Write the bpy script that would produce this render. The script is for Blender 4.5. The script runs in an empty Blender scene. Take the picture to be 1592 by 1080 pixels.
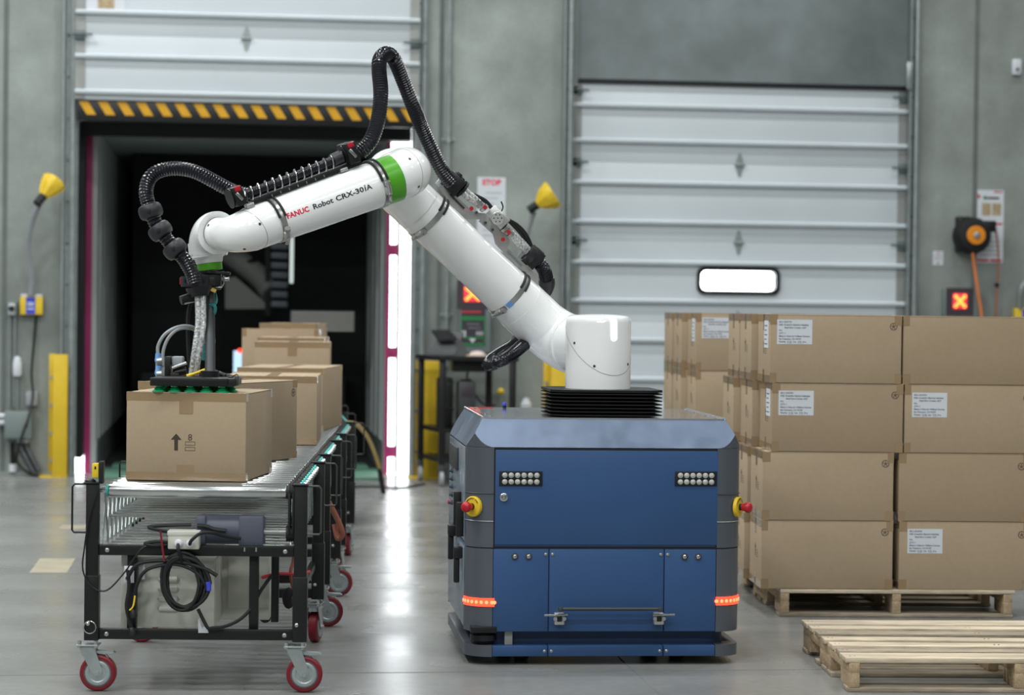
import bpy, bmesh, math, random
from mathutils import Vector, Matrix, noise as mnoise
from mathutils.bvhtree import BVHTree

random.seed(7)
sc = bpy.context.scene
COL = sc.collection
V = Vector
PI = math.pi
R = math.radians

# ------------------------------------------------------------------ camera
FPX = 3600.0
CAMH = 1.33
YAW, PITCH, ROLL = R(7.0), math.atan(59 / FPX), 0.012
CAM = V((0, 0, CAMH))
Fh = V((math.sin(YAW), math.cos(YAW), 0))
Rh = V((math.cos(YAW), -math.sin(YAW), 0))
Fv = (Fh * math.cos(PITCH) - V((0, 0, math.sin(PITCH)))).normalized()
_U0 = Rh.cross(Fv).normalized()
Rv = (Rh * math.cos(ROLL) + _U0 * math.sin(ROLL)).normalized()
Uv = (_U0 * math.cos(ROLL) - Rh * math.sin(ROLL)).normalized()
cam_d = bpy.data.cameras.new('camera')
cam = bpy.data.objects.new('camera', cam_d)
COL.objects.link(cam)
cam.matrix_world = Matrix(((Rv.x, Uv.x, -Fv.x, CAM.x), (Rv.y, Uv.y, -Fv.y, CAM.y), (Rv.z, Uv.z, -Fv.z, CAM.z), (0, 0, 0, 1)))
cam_d.sensor_width = 36
cam_d.lens = FPX / 1592 * 36
cam_d.clip_end = 200
cam_d.dof.use_dof = True
cam_d.dof.focus_distance = 8.55
cam_d.dof.aperture_fstop = 3.0
sc.camera = cam

# ------------------------------------------------------------------ world, lights, exposure
w = bpy.data.worlds.new('world')
sc.world = w
w.use_nodes = True
bg = w.node_tree.nodes['Background']
bg.inputs[0].default_value = (0.92, 0.97, 1.0, 1)
bg.inputs[1].default_value = 6.0
sc.view_settings.view_transform = 'Standard'
sc.view_settings.look = 'None'
sc.view_settings.gamma = 1
sc.view_settings.use_curve_mapping = False
sc.view_settings.exposure = 0.0
sc.cycles.use_denoising = True
sc.cycles.max_bounces = 8
sc.cycles.diffuse_bounces = 5

def area(loc, sx, sy, power, rot=(0, 0, 0), col=(0.97, 1.0, 0.995)):
    l = bpy.data.lights.new('high_bay_and_fill_light', 'AREA')
    l.shape = 'RECTANGLE'; l.size = sx; l.size_y = sy; l.energy = power; l.color = col
    o = bpy.data.objects.new('high_bay_and_fill_light', l)
    COL.objects.link(o); o.location = loc; o.rotation_euler = rot
    return o
for lx_, pw_ in ((-8.0, 235), (-3.6, 215), (0.8, 160), (5.2, 110), (9.6, 66)):
    for ly_ in (-4.0, 1.0, 6.0, 11.0, 15.8):
        area((lx_, ly_, 8.3), 1.2, 0.5, pw_)
area((0.1, 20.4, 2.74), 0.5, 0.15, 5, col=(0.92, 1, 0.97))      # added fill light, no lamp seen there, brightens the trailer inside

# ------------------------------------------------------------------ pixel helpers (authoring only)
def ray(px, py): return Fv + Rv * ((px - 796) / FPX) - Uv * ((py - 540) / FPX)
def P(px, py, d): return CAM + ray(px, py) * d
def PY(px, py, Y):
    r = ray(px, py); return CAM + r * (Y / r.y)
def PZ(px, py, z):
    r = ray(px, py); return CAM + r * ((z - CAMH) / r.z)
def pp(l): return [P(*a) for a in l]
def CAMXY(x, d): return Rh * x + Fh * d          # ground point from camera-side metres

# ------------------------------------------------------------------ materials
def lin(c):
    o = []
    for v in c:
        v /= 255.0
        o.append(v / 12.92 if v <= 0.04045 else ((v + 0.055) / 1.055) ** 2.4)
    return (*o, 1)
MATS = {}
def mat(name, col, rough=0.5, metal=0.0, noise=None, bump=None, emit=None, coat=0.0, stretch=None, trans=0.0, ior=1.45, spec=None, roughvar=None):
    m = bpy.data.materials.new(name); m.use_nodes = True
    nt = m.node_tree; b = nt.nodes['Principled BSDF']
    c = lin(col)
    b.inputs['Base Color'].default_value = c
    b.inputs['Roughness'].default_value = rough
    b.inputs['Metallic'].default_value = metal
    b.inputs['IOR'].default_value = ior
    if spec is not None: b.inputs['Specular IOR Level'].default_value = spec
    if coat: b.inputs['Coat Weight'].default_value = coat; b.inputs['Coat Roughness'].default_value = 0.08
    if trans: b.inputs['Transmission Weight'].default_value = trans
    if emit:
        b.inputs['Emission Color'].default_value = lin(emit[0]); b.inputs['Emission Strength'].default_value = emit[1]
    tc = None
    if noise or bump or roughvar:
        tc = nt.nodes.new('ShaderNodeTexCoord'); src = tc.outputs['Object']
        if stretch:
            mp = nt.nodes.new('ShaderNodeMapping'); mp.inputs['Scale'].default_value = stretch
            nt.links.new(src, mp.inputs['Vector']); src = mp.outputs['Vector']
    if noise:
        last = None
        for k, (s, amt) in enumerate(noise if isinstance(noise[0], tuple) else [noise]):
            n = nt.nodes.new('ShaderNodeTexNoise'); n.inputs['Scale'].default_value = s; n.inputs['Detail'].default_value = 5
            nt.links.new(src, n.inputs['Vector'])
            mr = nt.nodes.new('ShaderNodeMapRange')
            mr.inputs['From Min'].default_value = 0.3; mr.inputs['From Max'].default_value = 0.7
            mr.inputs['To Min'].default_value = 1 - amt; mr.inputs['To Max'].default_value = 1 + amt
            nt.links.new(n.outputs['Fac'], mr.inputs['Value'])
            mx = nt.nodes.new('ShaderNodeMix'); mx.data_type = 'RGBA'; mx.blend_type = 'MULTIPLY'
            mx.inputs['Factor'].default_value = 1
            if last is None: mx.inputs['A'].default_value = c
            else: nt.links.new(last, mx.inputs['A'])
            nt.links.new(mr.outputs['Result'], mx.inputs['B'])
            last = mx.outputs['Result']
        nt.links.new(last, b.inputs['Base Color'])
    if roughvar:
        n = nt.nodes.new('ShaderNodeTexNoise'); n.inputs['Scale'].default_value = roughvar[0]; n.inputs['Detail'].default_value = 6
        nt.links.new(src, n.inputs['Vector'])
        mr = nt.nodes.new('ShaderNodeMapRange')
        mr.inputs['From Min'].default_value = 0.3; mr.inputs['From Max'].default_value = 0.7
        mr.inputs['To Min'].default_value = max(0.02, rough - roughvar[1]); mr.inputs['To Max'].default_value = rough + roughvar[1]
        nt.links.new(n.outputs['Fac'], mr.inputs['Value']); nt.links.new(mr.outputs['Result'], b.inputs['Roughness'])
    if bump:
        n = nt.nodes.new('ShaderNodeTexNoise'); n.inputs['Scale'].default_value = bump[0]; n.inputs['Detail'].default_value = 4
        nt.links.new(src, n.inputs['Vector'])
        bp = nt.nodes.new('ShaderNodeBump'); bp.inputs['Strength'].default_value = bump[1]; bp.inputs['Distance'].default_value = bump[2] if len(bump) > 2 else 0.002
        nt.links.new(n.outputs['Fac'], bp.inputs['Height']); nt.links.new(bp.outputs['Normal'], b.inputs['Normal'])
    MATS[name] = m
    return m

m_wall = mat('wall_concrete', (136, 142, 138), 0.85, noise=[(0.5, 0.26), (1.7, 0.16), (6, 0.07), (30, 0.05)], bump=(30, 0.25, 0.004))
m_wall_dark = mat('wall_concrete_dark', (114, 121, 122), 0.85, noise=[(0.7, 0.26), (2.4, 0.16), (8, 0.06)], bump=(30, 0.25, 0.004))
m_joint = mat('joint_sealant', (100, 106, 104), 0.8, noise=(6, 0.1))
m_floor = mat('polished_concrete', (132, 133, 131), 0.25, noise=[(0.5, 0.12), (2.6, 0.08), (24, 0.05)], bump=(9, 0.05, 0.003), roughvar=(1.2, 0.08))
m_ceil = mat('ceiling_paint', (128, 131, 130), 0.9, noise=(1, 0.04))
m_doorwhite = mat('door_white_paint', (196, 203, 208), 0.45, noise=(1.5, 0.03))
m_stile = mat('door_stile_metal', (150, 152, 150), 0.5, 0.4, noise=(9, 0.1))
m_galv = mat('galvanised_steel', (150, 158, 158), 0.42, 0.55, noise=[(14, 0.12), (60, 0.06)])
m_galvdark = mat('galvanised_dark', (96, 106, 106), 0.5, 0.5, noise=(10, 0.12))
m_pink = mat('magenta_frame_paint', (150, 40, 92), 0.5, noise=(5, 0.12))
m_black = mat('black_plastic', (22, 22, 24), 0.42, noise=(20, 0.15))
m_blackm = mat('black_powder_coat', (17, 17, 18), 0.38, noise=(30, 0.15))
m_rubber = mat('black_rubber', (20, 20, 22), 0.6, noise=(12, 0.15))
m_hose = mat('corrugated_hose_plastic', (26, 26, 33), 0.2, noise=(10, 0.1))
m_bead = mat('hose_collar_rubber', (36, 38, 42), 0.42, noise=(12, 0.1))
m_white = mat('robot_white_paint', (243, 244, 244), 0.2, noise=(2, 0.008), coat=0.5)
m_seam = mat('seam_grey', (120, 122, 122), 0.6, noise=(9, 0.05))  # plain grey of the cover joints and the wrist neck
m_green = mat('robot_green_band', (84, 166, 40), 0.3, noise=(5, 0.03))
m_red = mat('red_plastic', (176, 30, 42), 0.35, noise=(8, 0.06))
m_textred = mat('red_print', (214, 30, 60), 0.5, noise=(8, 0.02))
m_textdark = mat('dark_print', (48, 50, 54), 0.5, noise=(8, 0.02))
m_ink = mat('carton_ink', (62, 52, 44), 0.7, noise=(30, 0.06))
m_steel = mat('brushed_steel', (168, 168, 165), 0.26, 0.65, noise=(40, 0.06))
m_chrome = mat('zinc_roller_steel', (188, 191, 190), 0.22, 0.9, noise=(20, 0.04))
m_zinc = mat('zinc_plate', (176, 184, 184), 0.35, 0.8, noise=(18, 0.1))
m_alu = mat('machined_aluminium', (196, 196, 194), 0.38, 0.7, noise=(25, 0.05))
m_blue = mat('cart_blue_paint', (46, 78, 122), 0.42, noise=[(3, 0.05), (200, 0.05)], bump=(260, 0.08, 0.001))
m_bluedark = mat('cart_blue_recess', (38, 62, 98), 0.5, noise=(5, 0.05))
m_corner = mat('cart_grey_metallic', (92, 97, 106), 0.33, 0.35, noise=(3, 0.05))
m_lid = mat('cart_lid_metallic', (112, 126, 148), 0.34, 0.5, noise=[(6, 0.05), (18, 0.05)], roughvar=(9, 0.06))
m_lidtop = mat('cart_top_plate', (216, 220, 232), 0.1, 0.85, noise=(4, 0.05))
m_lidedge = mat('bright_trim_edge', (215, 220, 228), 0.2, 0.8, noise=(9, 0.03))
m_side = mat('cart_side_metal', (150, 164, 180), 0.2, 0.45, noise=(3, 0.02))
m_yellow = mat('yellow_plastic', (222, 188, 46), 0.45, noise=(8, 0.05))
m_guard = mat('yellow_guard_paint', (212, 178, 40), 0.5, noise=[(3, 0.05), (20, 0.04)])
m_amber = mat('hazard_yellow', (204, 152, 26), 0.6, noise=(7, 0.08))
m_card = mat('cardboard', (166, 146, 121), 0.78, noise=[(3, 0.035), (60, 0.03)], bump=(90, 0.06, 0.001))
m_card2 = mat('cardboard_dark', (158, 138, 113), 0.78, noise=[(3, 0.035), (60, 0.03)], bump=(90, 0.06, 0.001))
m_cardin = mat('cardboard_edge', (188, 160, 128), 0.8, noise=(40, 0.05))
m_tape = mat('packing_tape', (150, 126, 96), 0.16, noise=(6, 0.05), bump=(26, 0.5, 0.006), coat=0.7)
m_tapeclear = mat('clear_tape_painted_glints', (206, 192, 174), 0.06, noise=(34, 0.3), bump=(55, 1.0, 0.02), coat=1.0)  # pale mottled colour paints the edge glints into the clear tape
m_paper = mat('white_paper', (206, 210, 216), 0.6, noise=(6, 0.02))
m_wood = mat('pallet_wood', (192, 177, 154), 0.75, noise=[(2.2, 0.3), (12, 0.2)], bump=(30, 0.35, 0.003), stretch=(1, 9, 9))
m_woodend = mat('pallet_wood_rail', (172, 150, 120), 0.8, noise=[(4, 0.25), (24, 0.18)], bump=(40, 0.4, 0.003), stretch=(6, 1.5, 6))
m_woodgrey = mat('weathered_pallet_wood', (150, 138, 120), 0.8, noise=[(3, 0.3), (16, 0.22)], bump=(30, 0.4, 0.003), stretch=(1, 8, 8))
m_wheelred = mat('caster_tread', (118, 24, 36), 0.38, noise=(9, 0.06))
m_hub = mat('caster_hub', (168, 178, 178), 0.35, 0.6, noise=(9, 0.06))
m_greyhub = mat('caster_hub_ring', (88, 86, 90), 0.5, noise=(9, 0.05))
m_teal = mat('teal_rubber', (30, 170, 160), 0.4, noise=(9, 0.06))
m_tealcable = mat('teal_cable', (38, 128, 124), 0.45, noise=(9, 0.06))
m_motor = mat('motor_slate_paint', (78, 82, 96), 0.5, noise=(9, 0.05))
m_beige = mat('cabinet_beige', (196, 196, 186), 0.55, noise=(4, 0.03))
m_cup = mat('vacuum_cup_green', (24, 172, 106), 0.4, noise=(9, 0.05))
m_grey = mat('grey_plastic', (150, 154, 158), 0.45, noise=(9, 0.05))
m_dgrey = mat('dark_grey_metal', (70, 72, 74), 0.45, 0.4, noise=(9, 0.06))
m_bluepl = mat('pale_blue_plastic', (110, 160, 220), 0.4, noise=(9, 0.05))
m_blueink = mat('blue_print', (58, 70, 190), 0.5, noise=(9, 0.05))
m_braid = mat('clear_braided_tube', (190, 192, 192), 0.12, 0.25, noise=[(120, 0.6)], bump=(110, 0.9, 0.006), coat=1.0)
m_tan = mat('tan_tag', (214, 180, 96), 0.5, noise=(9, 0.05))
m_box = mat('electrical_box_grey', (118, 130, 128), 0.5, noise=(6, 0.05))
m_orange = mat('reel_orange', (226, 138, 28), 0.45, noise=(9, 0.05))
m_cord = mat('orange_cord', (206, 120, 66), 0.5, noise=(9, 0.05))
m_brown = mat('brown_cord', (150, 92, 70), 0.5, noise=(9, 0.05))
m_trailer = mat('trailer_panel', (168, 173, 173), 0.7, noise=(2, 0.08), stretch=(1, 1, 0.4))
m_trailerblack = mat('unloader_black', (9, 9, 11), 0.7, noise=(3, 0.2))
m_machgrey = mat('unloader_grey', (112, 112, 110), 0.55, noise=(4, 0.08))
m_shelf = mat('unloader_shelf', (170, 166, 158), 0.55, noise=(4, 0.06))
m_mach2 = mat('unloader_slate', (84, 88, 96), 0.5, noise=(4, 0.08))
m_lev = mat('leveler_green', (84, 124, 106), 0.55, noise=[(3, 0.1), (20, 0.06)])
m_floormark = mat('worn_floor_tape', (158, 150, 130), 0.6, noise=(9, 0.12))
m_ledred = mat('red_light_strip', (255, 80, 54), 0.4, noise=(3, 0.01), emit=((255, 60, 36), 2.4))
m_ledhot = mat('red_light_diode', (255, 150, 110), 0.4, noise=(3, 0.01), emit=((255, 104, 64), 3.0))
m_leddim = mat('red_lamp_lens', (150, 40, 50), 0.3, noise=(3, 0.01), emit=((220, 40, 50), 0.15))
m_xglow = mat('signal_cross_glow', (255, 150, 70), 0.4, noise=(3, 0.01), emit=((255, 120, 50), 3.2))
m_xback = mat('signal_cross_halo', (220, 60, 70), 0.4, noise=(3, 0.01), emit=((220, 50, 60), 0.8))
m_status = mat('white_status_light', (255, 255, 255), 0.4, noise=(3, 0.01), emit=((255, 255, 255), 1.6))
m_workled = mat('work_light_strip', (255, 255, 255), 0.4, noise=(3, 0.01), emit=((225, 245, 240), 0.45))
m_screen = mat('display_glow', (200, 230, 255), 0.3, noise=(3, 0.01), emit=((190, 225, 255), 0.8))
m_lens = mat('led_lens_dome', (176, 176, 172), 0.35, noise=(9, 0.03), coat=0.6)
m_glass = mat('clear_glass', (255, 255, 255), 0.02, noise=(1, 0.001), trans=1.0, ior=1.05)
m_signgreen = mat('sign_green', (40, 120, 72), 0.5, noise=(9, 0.05))
m_signdark = mat('sign_dark', (62, 54, 62), 0.5, noise=(9, 0.05))
m_signred = mat('sign_red', (190, 60, 70), 0.5, noise=(9, 0.05))
m_photo1 = mat('printed_photo_tan', (168, 150, 118), 0.6, noise=(60, 0.35))
m_bumpwheel = mat('drive_wheel_brown', (110, 60, 48), 0.6, noise=(9, 0.1))
m_label_text = mat('label_text_ink', (84, 88, 98), 0.7, noise=(30, 0.03))

# ------------------------------------------------------------------ geometry builder
FR = {}
class B:
    def __init__(s): s.bm = bmesh.new()
    def mesh(s, verts, faces):
        vs = [s.bm.verts.new(v) for v in verts]
        for f in faces:
            try: s.bm.faces.new([vs[i] for i in f])
            except ValueError: pass
        return s
    def box(s, c, size, bev=0.0, rot=None, seg=2):
        t = bmesh.new(); bmesh.ops.create_cube(t, size=1)
        for v in t.verts: v.co = V((v.co.x * size[0], v.co.y * size[1], v.co.z * size[2]))
        if bev: bmesh.ops.bevel(t, geom=list(t.edges), offset=bev, segments=seg, profile=0.5, affect='EDGES')
        Mx = Matrix.Translation(V(c))
        if rot is not None: Mx = Mx @ (rot.to_4x4() if isinstance(rot, Matrix) else Matrix.Rotation(rot, 4, 'Z'))
        bmesh.ops.transform(t, matrix=Mx, verts=list(t.verts))
        t.verts.index_update()
        s.mesh([v.co.copy() for v in t.verts], [[v.index for v in f.verts] for f in t.faces]); t.free()
        return s
    def bx(s, x0, x1, y0, y1, z0, z1, bev=0.0):
        return s.box(((x0 + x1) / 2, (y0 + y1) / 2, (z0 + z1) / 2), (abs(x1 - x0), abs(y1 - y0), abs(z1 - z0)), bev)
    def bar(s, p0, p1, wd, th, up=V((0, 0, 1)), bev=0.0):
        p0 = V(p0); p1 = V(p1); x = (p1 - p0); L = x.length; x.normalize()
        y = V(up).cross(x)
        if y.length < 1e-4: y = V((0, 1, 0)).cross(x)
        y.normalize(); z = x.cross(y)
        m = Matrix((x, y, z)).transposed()
        return s.box((p0 + p1) / 2, (L, wd, th), bev, m)
    def tube(s, pts, r, n=12, closed=False, caps=True):
        pts = [V(p) for p in pts]; N = len(pts)
        rs = r if isinstance(r, (list, tuple)) else [r] * N
        tang = []
        for i in range(N):
            a = pts[(i - 1) % N] if (closed or i > 0) else pts[i]
            b = pts[(i + 1) % N] if (closed or i < N - 1) else pts[i]
            t = b - a
            tang.append(t.normalized() if t.length > 1e-9 else V((0, 0, 1)))
        u = tang[0].orthogonal().normalized()
        rings = []
        for i in range(N):
            if i:
                q = tang[i - 1].rotation_difference(tang[i]); u = q @ u
                u = (u - tang[i] * u.dot(tang[i])).normalized()
            v = tang[i].cross(u)
            rings.append([s.bm.verts.new(pts[i] + (u * math.cos(2 * PI * k / n) + v * math.sin(2 * PI * k / n)) * rs[i]) for k in range(n)])
        for i in range(N if closed else N - 1):
            a = rings[i]; b = rings[(i + 1) % N]
            off = 0
            if closed and i == N - 1:
                off = min(range(n), key=lambda o: (a[0].co - b[o].co).length)
            for k in range(n):
                try: s.bm.faces.new((a[k], a[(k + 1) % n], b[(k + 1 + off) % n], b[(k + off) % n]))
                except ValueError: pass
        if caps and not closed:
            s.bm.faces.new(list(reversed(rings[0]))); s.bm.faces.new(rings[-1])
        return s
    def cyl(s, p0, p1, r, r1=None, n=20, caps=True):
        return s.tube([p0, p1], [r, r if r1 is None else r1], n, caps=caps)
    def lathe(s, p0, ax, prof, n=24):
        ax = V(ax).normalized(); u = ax.orthogonal().normalized(); v = ax.cross(u); p0 = V(p0)
        rings = []
        for h, r in prof:
            if r < 1e-6: rings.append([s.bm.verts.new(p0 + ax * h)])
            else: rings.append([s.bm.verts.new(p0 + ax * h + (u * math.cos(2 * PI * k / n) + v * math.sin(2 * PI * k / n)) * r) for k in range(n)])
        for a, b in zip(rings, rings[1:]):
            for k in range(n):
                A = [a[k % len(a)], a[(k + 1) % len(a)]]; Bq = [b[(k + 1) % len(b)], b[k % len(b)]]
                f = []
                for q in A + Bq:
                    if q not in f: f.append(q)
                if len(f) > 2:
                    try: s.bm.faces.new(f)
                    except ValueError: pass
        for e, rv in ((rings[0], True), (rings[-1], False)):
            if len(e) > 2:
                try: s.bm.faces.new(list(reversed(e)) if rv else e)
                except ValueError: pass
        return s
    def prism(s, poly, vec):
        vec = V(vec); n = len(poly); poly = [V(p) for p in poly]
        return s.mesh(poly + [p + vec for p in poly],
                      [list(range(n)), list(range(2 * n - 1, n - 1, -1))] + [[i, i + n, (i + 1) % n + n, (i + 1) % n] for i in range(n)])
    def sphere(s, c, r, n=16, sc3=(1, 1, 1)):
        t = bmesh.new(); bmesh.ops.create_uvsphere(t, u_segments=n, v_segments=max(6, n // 2), radius=1)
        t.verts.index_update()
        s.mesh([V(c) + V((v.co.x * r * sc3[0], v.co.y * r * sc3[1], v.co.z * r * sc3[2])) for v in t.verts], [[v.index for v in f.verts] for f in t.faces]); t.free()
        return s
    def hit(s, px, py):
        s.bm.normal_update(); t = BVHTree.FromBMesh(s.bm)
        d = ray(px, py).normalized(); loc, nrm, _, _ = t.ray_cast(CAM, d)
        if loc is None:
            loc, nrm, _, _ = t.find_nearest(P(px, py, 8.6))
        if nrm.dot(d) > 0: nrm = -nrm
        return loc, nrm
    def seam(s, co, no, r=0.0009, near=None):
        t = s.bm.copy(); bmesh.ops.dissolve_degenerate(t, dist=1e-5, edges=list(t.edges))
        res = bmesh.ops.bisect_plane(t, geom=list(t.verts) + list(t.edges) + list(t.faces), plane_co=co, plane_no=no, dist=1e-6)
        ed = [g for g in res['geom_cut'] if isinstance(g, bmesh.types.BMEdge)]
        adj = {}
        for e in ed:
            a, b = e.verts; adj.setdefault(a, []).append(b); adj.setdefault(b, []).append(a)
        seen = set(); loops = []
        for st in adj:
            if st in seen: continue
            loop = [st]; seen.add(st); cur = st
            while True:
                nx = [q for q in adj[cur] if q not in seen]
                if not nx: break
                cur = nx[0]; seen.add(cur); loop.append(cur)
            loops.append([q.co.copy() for q in loop])
        loops = [l for l in loops if len(l) > 6]
        t.free()
        if not loops: return None
        if near is not None: loops.sort(key=lambda l: min((q - near).length for q in l))
        l = loops[0]
        out = [l[0]]
        for q in l[1:]:
            if (q - out[-1]).length > 0.003: out.append(q)
        b = B(); b.tube(out, r, 6, closed=True); return b

def smooth(pts, k=8):
    pts = [V(p) for p in pts]; out = []
    n = len(pts)
    for i in range(n - 1):
        p0 = pts[max(i - 1, 0)]; p1 = pts[i]; p2 = pts[i + 1]; p3 = pts[min(i + 2, n - 1)]
        for j in range(k):
            t = j / k
            out.append(0.5 * ((2 * p1) + (-p0 + p2) * t + (2 * p0 - 5 * p1 + 4 * p2 - p3) * t * t + (-p0 + 3 * p1 - 3 * p2 + p3) * t ** 3))
    out.append(pts[-1]); return out
def resample(pts, step):
    out = [pts[0]]; acc = 0
    for a, b in zip(pts, pts[1:]):
        L = (b - a).length
        while acc + L >= step:
            t = (step - acc) / L; a = a.lerp(b, t); out.append(a); L = (b - a).length; acc = 0
        acc += L
    return out

def setp(o, label=None, cat=None, group=None, kind=None):
    if label: o['label'] = label
    if cat: o['category'] = cat
    if group: o['group'] = group
    if kind: o['kind'] = kind
    return o
def thing(name, label, cat, loc=(0, 0, 0), rz=0.0, group=None, kind=None):
    o = bpy.data.objects.new(name, None); COL.objects.link(o)
    o.empty_display_size = 0.1
    o.location = loc; o.rotation_euler = (0, 0, rz)
    FR[o] = Matrix.Translation(V(loc)) @ Matrix.Rotation(rz, 4, 'Z')
    return setp(o, label, cat, group, kind)
def put(name, b, m, parent=None, w=False, label=None, cat=None, group=None, kind=None, ang=35, mesh=None):
    if mesh is None:
        bm = b.bm
        bmesh.ops.recalc_face_normals(bm, faces=list(bm.faces))
        me = bpy.data.meshes.new(name); bm.to_mesh(me); bm.free()
        root = parent
        while root is not None and root.parent is not None: root = root.parent
        if w and root is not None and root in FR: me.transform(FR[root].inverted())
        me.materials.append(m)
        me.polygons.foreach_set('use_smooth', [True] * len(me.polygons))
        me.set_sharp_from_angle(angle=R(ang))
    else: me = mesh
    o = bpy.data.objects.new(name, me); COL.objects.link(o)
    if parent is not None: o.parent = parent
    return setp(o, label, cat, group, kind)
def struct(name, b, m, parent=None, **k):
    return put(name, b, m, parent, kind='structure' if parent is None else None, **k)
def children(o): return [c for c in bpy.data.objects if c.parent == o]
def copy_tree(root, loc, rz, label, group=None):
    r = root.copy(); COL.objects.link(r); r.location = loc; r.rotation_euler = (0, 0, rz)
    r['label'] = label
    if group: r['group'] = group
    for c in root.children:
        d = c.copy(); COL.objects.link(d); d.parent = r
        for g in c.children:
            e = g.copy(); COL.objects.link(e); e.parent = d
    return r

TXT = {}
def text_geo(s, size=1.0, bold=0.0, shear=0.0, align='LEFT'):
    key = (s, size, bold, shear, align)
    if key in TXT: return TXT[key]
    cu = bpy.data.curves.new('txt', 'FONT'); cu.body = s; cu.size = size; cu.offset = bold; cu.shear = shear; cu.align_x = align
    cu.resolution_u = 2
    o = bpy.data.objects.new('txt', cu); COL.objects.link(o)
    dg = bpy.context.evaluated_depsgraph_get(); dg.update()
    me = o.evaluated_get(dg).to_mesh()
    res = ([v.co.copy() for v in me.vertices], [list(p.vertices) for p in me.polygons])
    o.evaluated_get(dg).to_mesh_clear()
    bpy.data.objects.remove(o); bpy.data.curves.remove(cu)
    TXT[key] = res
    return res
def add_text(b, s, M4, size, bold=0.0, align='LEFT', shear=0.0):
    vs, fs = text_geo(s, size, bold, shear, align)
    b.mesh([M4 @ v for v in vs], fs)
    return b
def frame(o, x, y):
    x = V(x).normalized(); y = V(y); y = (y - x * y.dot(x)).normalized(); z = x.cross(y)
    return Matrix(((x.x, y.x, z.x, o[0]), (x.y, y.y, z.y, o[1]), (x.z, y.z, z.z, o[2]), (0, 0, 0, 1)))

# ================================================================== SETTING
WY = 18.2                                   # inner face of the dock wall
XL, XR, YB, ZC = -13.0, 15.0, -9.0, 9.0
struct('floor', B().bx(XL, XR, YB, WY + 0.3, -0.2, 0), m_floor)
fl = bpy.data.objects['floor']
for (a, c, m_) in (((62, 868), (104, 890), m_floormark), ((96, 816), (132, 822), m_floormark), ((516, 876), (540, 894), m_floormark)):
    p = PZ(a[0], a[1], 0); q = PZ(c[0], c[1], 0)
    put('floor_tape_mark', B().bx(p.x, q.x, min(p.y, q.y), max(p.y, q.y), 0.0, 0.0012), m_, fl)
# saw-cut control joints
jb = B()
p0 = PZ(250, 977, 0)
for yy in (5.2, 8.42, 11.6, 14.8):
    put('control_joint', B().bx(XL, XR, yy, yy + 0.006, 0.0, 0.0006), m_joint, fl)
for xx in (-2.55, 1.5, 5.4):
    put('control_joint', B().bx(xx, xx + 0.006, YB, WY, 0.0, 0.0006), m_joint, fl)
struct('ceiling', B().bx(XL, XR, YB, WY + 0.3, ZC, ZC + 0.2), m_ceil)
struct('wall_left', B().bx(XL - 0.2, XL, YB, WY + 0.3, 0, ZC), m_wall)
struct('wall_right', B().bx(XR, XR + 0.2, YB, WY + 0.3, 0, ZC), m_wall)
struct('wall_front', B().bx(XL, XR, YB - 0.2, YB, 0, ZC), m_wall)
O1L, O1R, O2L, O2R = -1.195, 1.44, 2.735, 5.435
O1T, O2T = 3.1, 3.17
wb = B()
wb.bx(XL, O1L, WY, WY + 0.25, 0, ZC); wb.bx(O1R, O2L, WY, WY + 0.25, 0, ZC); wb.bx(O2R, XR, WY, WY + 0.25, 0, ZC)
wb.bx(O1L, O1R, WY, WY + 0.25, O1T, ZC)
struct('wall_back', wb, m_wall)
wall = bpy.data.objects['wall_back']
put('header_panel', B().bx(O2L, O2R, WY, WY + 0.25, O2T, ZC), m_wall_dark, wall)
for px in (4, 681, 1512):
    x = PY(px, 300, WY).x
    put('panel_joint', B().bx(x, x + 0.035, WY - 0.004, WY + 0.001, 0, ZC), m_joint, wall)
# low concrete curb by the left wall foot
struct('baseboard_back', B().bx(XL, O1L - 0.06, WY - 0.05, WY, 0, 0.035), m_wall)

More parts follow.
